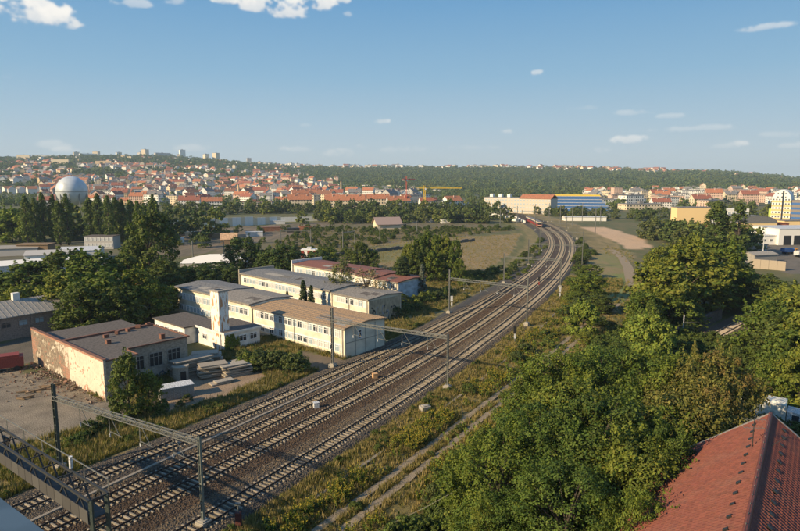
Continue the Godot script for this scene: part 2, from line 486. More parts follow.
func ground_color(x: float, z: float) -> Color:
	var a := noise.get_noise_2d(x, z)
	var b := noise2.get_noise_2d(x * 3.0, z * 3.0)
	var d := sqrt(x * x + z * z)
	if d > 1000.0:
		return Color(0.07, 0.095, 0.035).lerp(Color(0.13, 0.13, 0.06), clampf(0.4 + a * 0.9, 0, 1))
	var green := Color(0.095, 0.115, 0.028)
	var dry := Color(0.2, 0.155, 0.06)
	var c := green.lerp(dry, clampf(0.33 + a * 0.7 + b * 0.5, 0, 1))
	if z > -640.0 and z < -10.0:
		var o := off_of(x, z) + a * 1.5 + b * 1.2
		if o > -17.5 and o < -11.0:
			c = Color(0.3, 0.225, 0.085).lerp(Color(0.19, 0.165, 0.05), clampf(0.4 + b, 0, 1))
		elif o > -26.0 and o <= -17.5:
			c = Color(0.19, 0.17, 0.045).lerp(Color(0.1, 0.11, 0.026), clampf(0.5 + a + b, 0, 1))
		elif o > 7.0 and o < 9.5:
			c = Color(0.11, 0.085, 0.05).lerp(Color(0.17, 0.14, 0.06), clampf(0.5 + b * 1.5, 0, 1))
		elif o >= 9.5 and o < 24.0:
			c = Color(0.33, 0.245, 0.1).lerp(Color(0.19, 0.155, 0.05), clampf(0.5 + a + b, 0, 1))
	var q := Vector2(x + b * 2.0, z + a * 2.5)
	for r in regions:
		if Geometry2D.is_point_in_polygon(q, r[0]):
			c = r[1].lerp(r[2], clampf(0.5 + a * 0.6 + b * 0.9, 0, 1))
	return c
func lines_of(lo: float, flo: float, fhi: float, hi: float, fine: float) -> PackedFloat32Array:
	var up := PackedFloat32Array()
	var x := flo
	while x <= fhi:
		up.append(x)
		x += fine
	var step := fine
	while x < hi:
		up.append(x)
		step = minf(step * 1.035, 60.0)
		x += step
	up.append(hi)
	var down := PackedFloat32Array()
	x = flo - fine
	step = fine
	while x > lo:
		down.append(x)
		step = minf(step * 1.035, 60.0)
		x -= step
	down.append(lo)
	down.reverse()
	down.append_array(up)
	return down
func make_ground() -> void:
	make_regions()
	var xs := lines_of(-6000, -70, 75, 6000, 1.0)
	var zs := lines_of(-7000, -130, -30, 500, 1.0)
	var nx := xs.size()
	var nz := zs.size()
	var v := PackedVector3Array()
	var c := PackedColorArray()
	v.resize(nx * nz); c.resize(nx * nz)
	for j in nz:
		for i in nx:
			v[j * nx + i] = Vector3(xs[i], hill(xs[i], zs[j]) + 0.1 * noise2.get_noise_2d(xs[i] * 2.0, zs[j] * 2.0), zs[j])
			c[j * nx + i] = ground_color(xs[i], zs[j])
	var idx := PackedInt32Array()
	for j in nz - 1:
		for i in nx - 1:
			var k := j * nx + i
			idx.append_array([k, k + 1, k + nx, k + 1, k + nx + 1, k + nx])
	var n := PackedVector3Array()
	n.resize(v.size())
	for j in nz:
		for i in nx:
			var l := v[j * nx + maxi(i - 1, 0)]
			var r := v[j * nx + mini(i + 1, nx - 1)]
			var u := v[maxi(j - 1, 0) * nx + i]
			var d := v[mini(j + 1, nz - 1) * nx + i]
			n[j * nx + i] = (d - u).cross(r - l).normalized()
	var a := []
	a.resize(Mesh.ARRAY_MAX)
	a[Mesh.ARRAY_VERTEX] = v; a[Mesh.ARRAY_NORMAL] = n; a[Mesh.ARRAY_COLOR] = c; a[Mesh.ARRAY_INDEX] = idx
	var m := ArrayMesh.new()
	m.add_surface_from_arrays(Mesh.PRIMITIVE_TRIANGLES, a)
	setting("ground", m, M.ground)
	print("ground ", v.size())

# ------------------------------------------------------------------ tracks
func ribbon(s0: float, s1: float, step: float, rows: Array, color: Callable) -> MB:  # rows: callables s -> [offset, height]
	var m := MB.new()
	var s := s0
	while s < s1:
		var e := minf(s + step, s1)
		for k in rows.size() - 1:
			var a: Array = rows[k].call(s)
			var b: Array = rows[k + 1].call(s)
			var f: Array = rows[k].call(e)
			var g: Array = rows[k + 1].call(e)
			m.quad(trk(s, a[0], a[1]), trk(s, b[0], b[1]), trk(e, g[0], g[1]), trk(e, f[0], f[1]))
			var cs := [color.call(s, a[0]), color.call(e, g[0]), color.call(s, b[0]), color.call(s, a[0]), color.call(e, f[0]), color.call(e, g[0])]
			for q in 6: m.c[m.c.size() - 6 + q] = cs[q]
		s = e
	return m
func bed_color(s: float, o: float) -> Color:
	var a := pick(OA, s)
	var b := pick(OB, s)
	var d := pick(OD, s)
	var j := noise2.get_noise_2d(s * 4.0, o * 25.0)
	var j2 := noise.get_noise_2d(s * 1.5, o * 6.0)
	var grey := Color(0.1, 0.086, 0.068)
	var brown := Color(0.085, 0.054, 0.034)
	var tan := Color(0.17, 0.125, 0.078)
	var c := grey
	if o < a - 2.3: c = Color(0.085, 0.078, 0.068)
	elif o < b - 2.9 and o > a + 1.6: c = grey.lerp(tan, clampf(0.25 + j + j2, 0, 1))
	elif o >= b - 2.9 and o < b - 1.7: c = tan.lerp(grey, clampf(0.3 + j2, 0, 1))
	elif o >= b - 1.7 and o < 2.3: c = brown.lerp(Color(0.095, 0.06, 0.038), clampf(0.3 + j + j2, 0, 1))
	elif o >= 2.3 and o < d - 1.7:
		c = tan.lerp(brown, clampf(0.35 + j2 * 1.4 + j, 0, 1)) if o > d - 3.1 else brown.lerp(tan, clampf(0.1 + j, 0, 1))
	elif o >= d - 1.7 and o < d + 1.5: c = grey.lerp(Color(0.14, 0.12, 0.092), clampf(0.4 + j, 0, 1))
	else: c = Color(0.08, 0.074, 0.065)
	if s > 120.0 and o > a + 1.5 and o < d - 1.7: c = c.lerp(brown, 0.5)
	return c * (1.0 + j * 0.25)
func make_tracks() -> void:
	var rows := []
	rows.append(func(s): return [pick(OA, s) - 3.9 - 2.2 * smoothstep(105.0, 140.0, s), -0.1])
	rows.append(func(s): return [pick(OA, s) - 2.4 - 2.0 * smoothstep(105.0, 140.0, s), 0.24])
	for k in 38:
		rows.append(func(s): return [lerpf(pick(OA, s) - 2.0, pick(OD, s) + 1.7, k / 37.0), 0.26 + 0.05 * noise2.get_noise_2d(s * 6.0, k * 9.0)])
	rows.append(func(s): return [pick(OD, s) + 1.9, 0.22])
	rows.append(func(s): return [pick(OD, s) + 2.7, -0.1])
	var bed := ribbon(0.0, 150.0, 1.0, rows, bed_color)
	var bed2 := ribbon(150.0, 640.0, 2.5, rows, bed_color)
	bed.v.append_array(bed2.v); bed.n.append_array(bed2.n); bed.c.append_array(bed2.c)
	setting("ballast_bed", bed, M.ballast)
	make_stones()
	var sl := MB.new()
	var w := 1.3
	for q in [[-1.0, 1.0]]:
		sl.quad(Vector3(-w, 0.0, 0.105), Vector3(w, 0.0, 0.105), Vector3(w, 0.14, 0.07), Vector3(-w, 0.14, 0.07))
		sl.quad(Vector3(w, 0.0, -0.105), Vector3(-w, 0.0, -0.105), Vector3(-w, 0.14, -0.07), Vector3(w, 0.14, -0.07))
		sl.quad(Vector3(-w, 0.14, 0.07), Vector3(w, 0.14, 0.07), Vector3(w, 0.14, -0.07), Vector3(-w, 0.14, -0.07))
		sl.quad(Vector3(w, 0.0, 0.105), Vector3(w, 0.0, -0.105), Vector3(w, 0.14, -0.07), Vector3(w, 0.14, 0.07))
		sl.quad(Vector3(-w, 0.0, -0.105), Vector3(-w, 0.0, 0.105), Vector3(-w, 0.14, 0.07), Vector3(-w, 0.14, -0.07))
	var slm := sl.mesh()
	var sl_mats := []
	for k in 4:
		sl_mats.append(mat(0.38 - 0.05 * k, 0.325 - 0.045 * k, 0.245 - 0.04 * k, 0.9, grain, 0.6))
	var tabs := [OA, OB, OC, OD]
	var labels := ["railway track on grey ballast along the school buildings, joining its neighbour further on", "second railway track from the school buildings, on rust-brown ballast", "third railway track from the school buildings, on rust-brown ballast", "railway track on light ballast, next to the path with yellow flowers"]
	for k in 4:
		var t := thing("railway_track", labels[k], "railway track", trk(20, pick(tabs[k], 20)), 0.0, "railway tracks of the curving line")
		var at := t.position
		var s_end: float = 172.0 if k == 0 else 640.0
		for side in [-0.7525, 0.7525]:
			var r := MB.new()
			var s := 0.0
			while s < s_end:
				var e := minf(s + (1.5 if s < 200 else 3.0), s_end)
				var p: Array = []
				for q in [s, e]:
					var o: float = pick(tabs[k], q) + side
					for c in [[-0.07, 0.40], [-0.02, 0.43], [-0.036, 0.55], [0.036, 0.55], [0.02, 0.43], [0.07, 0.40]]:
						p.append(trk(q, o + c[0], c[1]) - at)
				for c in 5:
					r.quad(p[c], p[c + 1], p[c + 7], p[c + 6])
				s = e
			part(t, "rail", r, M.rail)
		var far := MB.new()
		var s := 6.0
		while s < minf(s_end, 420.0):
			var o := pick(tabs[k], s)
			var p := trk(s, o, 0.255) - at
			if s > 16.0 and s < 142.0:
				var q := part(t, "sleeper", slm, sl_mats[(hash(int(s * 10)) + k) % 4], p, heading(s))
				q.position.y += 0.012 * sin(s * 7.7 + k)
				if k == 0 and s > 140.0: q.scale.x = 0.95
			elif s < 16.0 or s >= 142.0:
				var step := 1.0
				var bs := Basis(Vector3.UP, heading(s))
				far.box(p + Vector3(0, 0.07, 0), Vector3(2.6, 0.14, 0.17), bs)
			s += 0.6
		stuff_part(t, "far_sleepers", far, sl_mats[0])
	# flat concrete lids of the cable ducts beside the tracks
	var lid := func(_s, _o): return Color.WHITE
	for q in [[18.0, 74.0, -6.9, 0.34], [40.0, 150.0, 12.2, 0.12]]:
		var m := MB.new()
		var s: float = q[0]
		while s < q[1]:
			m.box(trk(s + 0.49, q[2], q[3]), Vector3(0.34, 0.14, 0.96), Basis(Vector3.UP, heading(s + 0.5)))
			s += 1.0
		var o := setting("cable_duct", m, M.trough)

func make_stones() -> void:   # loose crushed stone over the bed
	var r := RandomNumberGenerator.new()
	r.seed = 15
	var sets := [[], [], []]
	for k in 150000:
		var s := 10.0 + 140.0 * pow(r.randf(), 1.35)
		var o := r.randf_range(pick(OA, s) - 3.6, pick(OD, s) + 2.5)
		var b := pick(OB, s)
		var d := pick(OD, s)
		var near := false
		for t in [pick(OA, s), b, 0.0, d]:
			if absf(o - t) < 1.25 and r.randf() < 0.75: near = true
		if near: continue
		var kind := 0
		if o > b - 1.7 and o < d - 3.0: kind = 1 if r.randf() < 0.9 else 0
		elif (o > b - 2.9 and o < b - 1.7) or (o > d - 3.1 and o < d - 1.7): kind = 2 if r.randf() < 0.6 else 0
		elif r.randf() < 0.15: kind = 2
		var y := 0.27
		if o > d + 1.8: y = 0.24 - (o - d - 1.8) * 0.25
		if o < pick(OA, s) - 2.2: y = 0.26 - (pick(OA, s) - 2.2 - o) * 0.22
		var p := trk(s, o, y)
		sets[kind].append(Transform3D(Basis.from_euler(Vector3(r.randf() * 6, r.randf() * 6, r.randf() * 6)).scaled(Vector3.ONE * r.randf_range(0.06, 0.125)), p))
	for k in 3:
		var m := MB.new()
		m.col = [Color(0.1, 0.086, 0.068), Color(0.082, 0.051, 0.032), Color(0.15, 0.11, 0.07)][k]
		var e := [Vector3(1.1, 0.1, 0), Vector3(0, 0.1, 1.2), Vector3(-1, -0.1, 0.2), Vector3(0.1, 0, -0.9)]
		for i in 4:
			m.tri(e[(i + 1) % 4], e[i], Vector3(0.1, 0.7, 0.1)); m.tri(e[i], e[(i + 1) % 4], Vector3(-0.1, -0.6, 0))
		for i in range(0, m.n.size(), 3):   # outward
			var ctr := (m.v[i] + m.v[i + 1] + m.v[i + 2]) / 3.0
			if m.n[i].dot(ctr) < 0.0:
				var t := m.v[i + 1]; m.v[i + 1] = m.v[i + 2]; m.v[i + 2] = t
				for q in 3: m.n[i + q] = -m.n[i + q]
		scatter("ballast_stones", ["loose grey ballast stones", "loose rust-brown ballast stones between the middle tracks", "loose pale sandy stones between the tracks"][k], "gravel", m.mesh(), M.stone, sets[k])

# ------------------------------------------------------------------ plants
var protos := {}
func leaf(m: MB, p: Vector3, nrm: Vector3, s: float, col: Color, r: RandomNumberGenerator) -> void:
	var t := nrm.cross(Vector3(r.randf_range(-1, 1), r.randf_range(-1, 1), r.randf_range(-1, 1))).normalized()
	if t == Vector3.ZERO: t = Vector3.RIGHT
	var b := nrm.cross(t)
	var w := s * r.randf_range(0.3, 0.42)
	var a0 := p - t * s * 0.5
	var a1 := p + b * w - t * s * 0.05 + nrm * s * 0.08
	var a2 := p + t * s * 0.5
	var a3 := p - b * w - t * s * 0.05 + nrm * s * 0.08
	m.v.append_array([a0, a1, a2, a0, a2, a3])
	var n1 := (nrm + b * 0.2).normalized()
	var n2 := (nrm - b * 0.2).normalized()
	m.n.append_array([n1, n1, n1, n2, n2, n2])
	for k in 6: m.c.append(col)
func rand_dir(r: RandomNumberGenerator) -> Vector3:
	var y := r.randf_range(-1, 1)
	var a := r.randf() * TAU
	var q := sqrt(1.0 - y * y)
	return Vector3(q * cos(a), y, q * sin(a))
# shape: function of 0..1 up the crown giving 0..1 of the radius
func grow(called: String, sd: int, height: float, radius: float, base: float, clumps: int, per: int, size: float, clump_r: float, c1: Color, c2: Color, shape: String, limbs := 14, squash := 0.75) -> Array:
	var r := RandomNumberGenerator.new()
	r.seed = sd
	var crown := MB.new()
	var centres := []
	var crown_h := height - base
	var lobes := []   # a few great limbs push the outline out unevenly
	for k in 7: lobes.append([r.randf() * TAU, r.randf_range(0.2, 0.9), r.randf_range(-0.25, 0.22)])
	for k in clumps:
		var t := pow(r.randf(), 0.85)
		var prof := 1.0
		match shape:
			"round": prof = sqrt(maxf(0.0, 1.0 - pow(absf(t - 0.42) / 0.6, 2.2)))
			"tall": prof = sqrt(maxf(0.0, 1.0 - pow(absf(t - 0.35) / 0.68, 2.0)))
			"column": prof = minf(1.0, minf(t * 6.0 + 0.35, (1.0 - t) * 3.2 + 0.12))
			"cone": prof = (1.0 - t) * 0.95 + 0.05
			"bush": prof = sqrt(maxf(0.0, 1.0 - t * t * 0.95))
		var ang := r.randf() * TAU
		for l in lobes:
			var dif := absf(wrapf(ang - l[0], -PI, PI))
			prof *= 1.0 + l[2] * maxf(0.0, 1.0 - dif / 0.9) * maxf(0.0, 1.0 - absf(t - l[1]) * 2.0)
		var rr := radius * prof * (0.35 + 0.6 * sqrt(r.randf()))
		var ctr := Vector3(cos(ang) * rr, base + crown_h * t * 0.93, sin(ang) * rr)
		var cr := radius * clump_r * r.randf_range(0.6, 1.25) * (0.6 + 0.4 * prof)
		centres.append(ctr)
		var tint := c1.lerp(c2, clampf(r.randf() * 0.8 + 0.1 * r.randfn(), 0, 1))
		for i in per:
			var d := rand_dir(r)
			if d.y < -0.3 and r.randf() < 0.6: d.y = -d.y
			var out_ := (ctr - Vector3(0, base + crown_h * 0.4, 0)).normalized()
			if r.randf() < 0.35: d = (d + out_ * 0.8).normalized()
			var p := ctr + Vector3(d.x, d.y * squash, d.z) * cr * (0.35 + 0.7 * sqrt(r.randf()))
			if shape == "cone": p.y -= cr * 0.3 * (Vector2(p.x, p.z).length() / radius)
			var nn := (d + Vector3(0, 0.35, 0) + rand_dir(r) * 0.65).normalized()
			var own := r.randf_range(0.75, 1.3)   # every leaf has its own tone of green, at random
			var cc := Color(tint.r * own * r.randf_range(0.88, 1.18), tint.g * own, tint.b * own)
			leaf(crown, p, nn, size * r.randf_range(0.6, 1.3), cc, r)
	if shape in ["round", "tall", "bush"]:   # shoots that stand out of the crown
		for k in clumps / 2:
			var ctr: Vector3 = centres[r.randi() % centres.size()]
			var way := ((ctr - Vector3(0, base + crown_h * 0.35, 0)).normalized() + rand_dir(r) * 0.35 + Vector3(0, 0.35, 0)).normalized()
			var len_ := radius * r.randf_range(0.25, 0.48)
			var tint := c1.lerp(c2, r.randf_range(0.2, 1.1))
			for i in maxi(4, per / 4):
				var t := sqrt(r.randf())
				var own := r.randf_range(0.8, 1.25)
				leaf(crown, ctr + way * len_ * t + rand_dir(r) * radius * 0.07 * (1.25 - t), (rand_dir(r) + Vector3(0, 0.6, 0)).normalized(), size * r.randf_range(0.6, 1.2), Color(tint.r * own, tint.g * own, tint.b * own), r)
	var trunk := MB.new()
	var th := base + crown_h * (0.92 if shape in ["cone", "column"] else 0.6)
	var wob := Vector3(r.randf_range(-1, 1), 0, r.randf_range(-1, 1)) * radius * 0.06
	var tr := maxf(0.05, height * 0.016)
	trunk.tube([Vector3(0, -0.3, 0), Vector3(0, height * 0.12, 0) + wob * 0.5, Vector3(0, th * 0.6, 0) + wob, Vector3(0, th, 0)], tr * 1.25, tr * 0.3, 7)
	for k in mini(limbs, centres.size()):
		var e: Vector3 = centres[k]
		var y0 := lerpf(base * 0.7, e.y * 0.85, 0.6)
		y0 = minf(y0, th * 0.95)
		var st := Vector3(0, y0, 0) + wob * 0.8
		trunk.tube([st, st.lerp(e, 0.5) + Vector3(0, radius * 0.05, 0), e], tr * 0.5, tr * 0.12, 5)
	return [called, crown.mesh(), trunk.mesh(), height, radius]
func make_protos() -> void:
	var g1 := Color(0.0814, 0.119, 0.0185)
	var g2 := Color(0.17, 0.206, 0.032)
	protos.big = []
	var pal := [[g1, g2], [Color(0.0946, 0.123, 0.0202), Color(0.194, 0.216, 0.0335)], [Color(0.0612, 0.102, 0.0202), Color(0.122, 0.174, 0.0313)], [Color(0.1, 0.112, 0.0246), Color(0.222, 0.194, 0.0502)], [Color(0.0557, 0.0871, 0.0179), Color(0.111, 0.149, 0.0268)]]
	for k in 5:
		protos.big.append(grow("maple_tree", 1 + k, 14.0 + 0.5 * (k % 3), 6.4, 2.4, [230, 200, 260, 170, 215][k], [100, 110, 84, 120, 104][k], [0.27, 0.31, 0.24, 0.34, 0.28][k], [0.19, 0.22, 0.17, 0.25, 0.2][k], pal[k][0], pal[k][1], ["round", "tall", "round", "round", "tall"][k], 40))
	protos.rusty = [grow("chestnut_tree", 4, 14, 6.2, 2.6, 140, 110, 0.36, 0.24, Color(0.162, 0.119, 0.037), Color(0.162, 0.167, 0.037), "round", 26)]
	protos.mid = []
	for k in 4:
		protos.mid.append(grow("broadleaf_tree", 20 + k, 14, 5.2, 1.6, 95, 62, 0.62, 0.27, [g1, Color(0.0746, 0.111, 0.0196), Color(0.116, 0.14, 0.0222), Color(0.0679, 0.0919, 0.0196)][k], [g2, Color(0.142, 0.188, 0.032), Color(0.223, 0.238, 0.037), Color(0.122, 0.154, 0.032)][k], ["round", "tall", "round", "tall"][k], 16))
	protos.dark = [grow("broadleaf_tree", 30, 13, 5.0, 1.2, 95, 60, 0.6, 0.27, Color(0.0509, 0.0818, 0.0231), Color(0.0932, 0.131, 0.0307), "round", 12)]
	protos.lime = [grow("broadleaf_tree", 31, 9, 4.0, 0.8, 80, 70, 0.5, 0.27, Color(0.149, 0.194, 0.0307), Color(0.216, 0.264, 0.0431), "round", 10)]
	protos.poplar = []
	for k in 3:
		protos.poplar.append(grow("poplar_tree", 40 + k, 22, 2.2, 1.2, 110, 46, 0.55, 0.42, Color(0.0793, 0.118, 0.0287), Color(0.151, 0.19, 0.0448), "column", 10, 1.3))
	protos.birch = [grow("birch_tree", 50, 12, 3.2, 2.5, 70, 46, 0.34, 0.26, Color(0.122, 0.14, 0.0491), Color(0.191, 0.194, 0.0737), "tall", 26, 1.3)]
	protos.thin = [grow("sparse_tree", 51, 10, 3.4, 1.5, 60, 13, 0.34, 0.3, Color(0.191, 0.167, 0.086), Color(0.246, 0.208, 0.11), "tall", 44, 1.1)]
	protos.spruce = [grow("spruce_tree", 52, 12, 2.4, 0.4, 150, 40, 0.5, 0.36, Color(0.0298, 0.0501, 0.0196), Color(0.0611, 0.0836, 0.0307), "cone", 0, 0.5)]
	protos.silver = [grow("silver_spruce_tree", 53, 12, 2.0, 0.4, 140, 36, 0.45, 0.36, Color(0.102, 0.125, 0.0922), Color(0.162, 0.182, 0.135), "cone", 0, 0.5)]
	protos.bush = []
	for k in 3:
		protos.bush.append(grow("shrub", 60 + k, 3, 2.0, 0.1, 44, 42, 0.3, 0.32, [Color(0.0679, 0.0975, 0.0222), Color(0.102, 0.14, 0.0246), Color(0.0544, 0.0766, 0.0222)][k], [Color(0.122, 0.16, 0.0344), Color(0.191, 0.222, 0.0431), Color(0.102, 0.125, 0.037)][k], "bush", 6))
	protos.far = []
	for k in 4:
		protos.far.append(grow("field_tree", 70 + k, 11, 5.0, 0.8, 40, 24, 1.25, 0.3, [Color(0.078, 0.112, 0.0311), Color(0.0625, 0.093, 0.0311), Color(0.133, 0.161, 0.0396), Color(0.0858, 0.109, 0.0353)][k], [Color(0.133, 0.168, 0.0424), Color(0.109, 0.143, 0.0424), Color(0.203, 0.223, 0.0496), Color(0.142, 0.161, 0.0496)][k], "round", 4))
	protos.wood = []
	for k in 3:
		protos.wood.append(grow("far_wood", 80 + k, 12, 6.0, 0.0, 16, 9, 3.0, 0.42, [Color(0.0858, 0.128, 0.0369), Color(0.0702, 0.112, 0.034), Color(0.117, 0.151, 0.0396)][k], [Color(0.15, 0.191, 0.0508), Color(0.117, 0.161, 0.048), Color(0.196, 0.223, 0.0566)][k], "round", 0))
var planted := {}
func tree(kind: String, x: float, z: float, h: float, r: float, label: String, group := "") -> void:
	var v_: int = absi(hash(Vector2i(int(x * 10), int(z * 10)))) % protos[kind].size()
	if protos[kind].size() > 1:
		label = {"big": ["deep green ", "yellowish green ", "fine-leaved ", "brown-tipped ", "dark "], "mid": ["fresh green ", "slender green ", "yellowish ", "dull dark green "], "far": ["green ", "dark green ", "yellowish ", "dull "], "bush": ["green ", "light green ", "dull green "]}.get(kind, ["", "", ""])[v_] + label
		group = label.left(60)
	var key := kind + label
	var set_: Array = protos[kind]
	var k := absi(hash(Vector2i(int(x * 10), int(z * 10)))) % set_.size()
	var q: Array = set_[k]
	key += str(k)
	var o: Node3D
	if planted.has(key):
		o = copy_thing(planted[key])
	else:
		o = thing(q[0], label, "shrub" if q[0] == "shrub" else "tree", Vector3.ZERO, 0.0, group)
		part(o, "crown" if q[0] != "shrub" else "foliage", q[1], M.leaf)
		part(o, "trunk" if q[0] != "shrub" else "stems", q[2], M.birch_bark if q[0] == "birch_tree" else M.bark)
		planted[key] = o
	o.position = Vector3(x, gh(x, z) - 0.05, z)
	o.rotation.y = fmod(absf(x * 7.3 + z * 3.1), TAU)
	o.scale = Vector3(r / q[4], h / q[3], r / q[4])
func tuft(sd: int, blades: int, h: float, spread: float, c1: Color, c2: Color, w := 0.05) -> ArrayMesh:
	var r := RandomNumberGenerator.new()
	r.seed = sd
	var m := MB.new()
	for k in blades:
		var a := r.randf() * TAU
		var d := Vector3(cos(a), 0, sin(a))
		var p := d * spread * sqrt(r.randf())
		var tip := p + d * h * r.randf_range(0.1, 0.5) + Vector3(0, h * r.randf_range(0.5, 1.1), 0)
		var sd_ := Vector3(-d.z, 0, d.x) * w * r.randf_range(0.6, 1.4)
		m.col = c1.lerp(c2, r.randf())
		m.tri(p - sd_, p + sd_, tip)
	return m.mesh()
func goldenrod(sd: int) -> ArrayMesh:
	var r := RandomNumberGenerator.new()
	r.seed = sd
	var m := MB.new()
	for k in 9:
		var a := r.randf() * TAU
		var p := Vector3(cos(a), 0, sin(a)) * 0.4 * sqrt(r.randf())
		var top := p * 1.5 + Vector3(0, r.randf_range(0.8, 1.3), 0)
		for i in 7:
			leaf(m, p.lerp(top, 0.25 + 0.1 * i), (rand_dir(r) + Vector3(0, 0.5, 0)).normalized(), 0.22, Color(0.1, 0.14, 0.02), r)
		for i in 7:
			leaf(m, top + rand_dir(r) * 0.11 - Vector3(0, 0.16 * r.randf(), 0), (rand_dir(r) + Vector3(0, 1, 0)).normalized(), 0.13, Color(0.42, 0.32, 0.035).lerp(Color(0.28, 0.23, 0.04), r.randf()), r)
	return m.mesh()
func place(x: float, z: float, sc: float, r: RandomNumberGenerator, y := 0.0) -> Transform3D:
	return Transform3D(Basis(Vector3.UP, r.randf() * TAU).scaled(Vector3.ONE * sc), Vector3(x, y, z))
func in_any(x: float, z: float, which: Array) -> bool:
	for k in which:
		if Geometry2D.is_point_in_polygon(Vector2(x, z), regions[k][0]):
			return true
	return false

# ------------------------------------------------------------------ windows and walls
var win_cache := {}
func window(parent: Node, at: Vector3, w: float, h: float, pane: Material, turn := 0.0, frame: Material = null, bars := 1) -> void:  # at: middle of its sill line, facing local -z
	var key := "%.2f %.2f %d" % [w, h, bars]
	if not win_cache.has(key):
		var f := MB.new()
		var t := 0.09
		f.span(Vector3(-w / 2, 0, -0.09), Vector3(w / 2, t, 0.05))
		f.span(Vector3(-w / 2, h - t, -0.09), Vector3(w / 2, h, 0.05))
		f.span(Vector3(-w / 2, t, -0.09), Vector3(-w / 2 + t, h - t, 0.05))
		f.span(Vector3(w / 2 - t, t, -0.09), Vector3(w / 2, h - t, 0.05))
		for k in bars:
			var x := -w / 2 + w * (k + 1) / (bars + 1)
			f.span(Vector3(x - 0.035, t, -0.07), Vector3(x + 0.035, h - t, 0.05))
		f.span(Vector3(-w / 2 + t, h * 0.68, -0.065), Vector3(w / 2 - t, h * 0.68 + 0.06, 0.05))
		var p := MB.new()
		p.span(Vector3(-w / 2 + t, t, -0.02), Vector3(w / 2 - t, h - t, 0.0))
		win_cache[key] = [f.mesh(), p.mesh()]
	var o := part(parent, "window", win_cache[key][0], frame if frame else M.white_frame, at, turn)
	part(o, "pane", win_cache[key][1], pane)
func a_pane(r: RandomNumberGenerator) -> Material:
	var k := r.randf()
	return M.glass if k < 0.3 else (M.pale_glass if k < 0.8 else M.curtain)

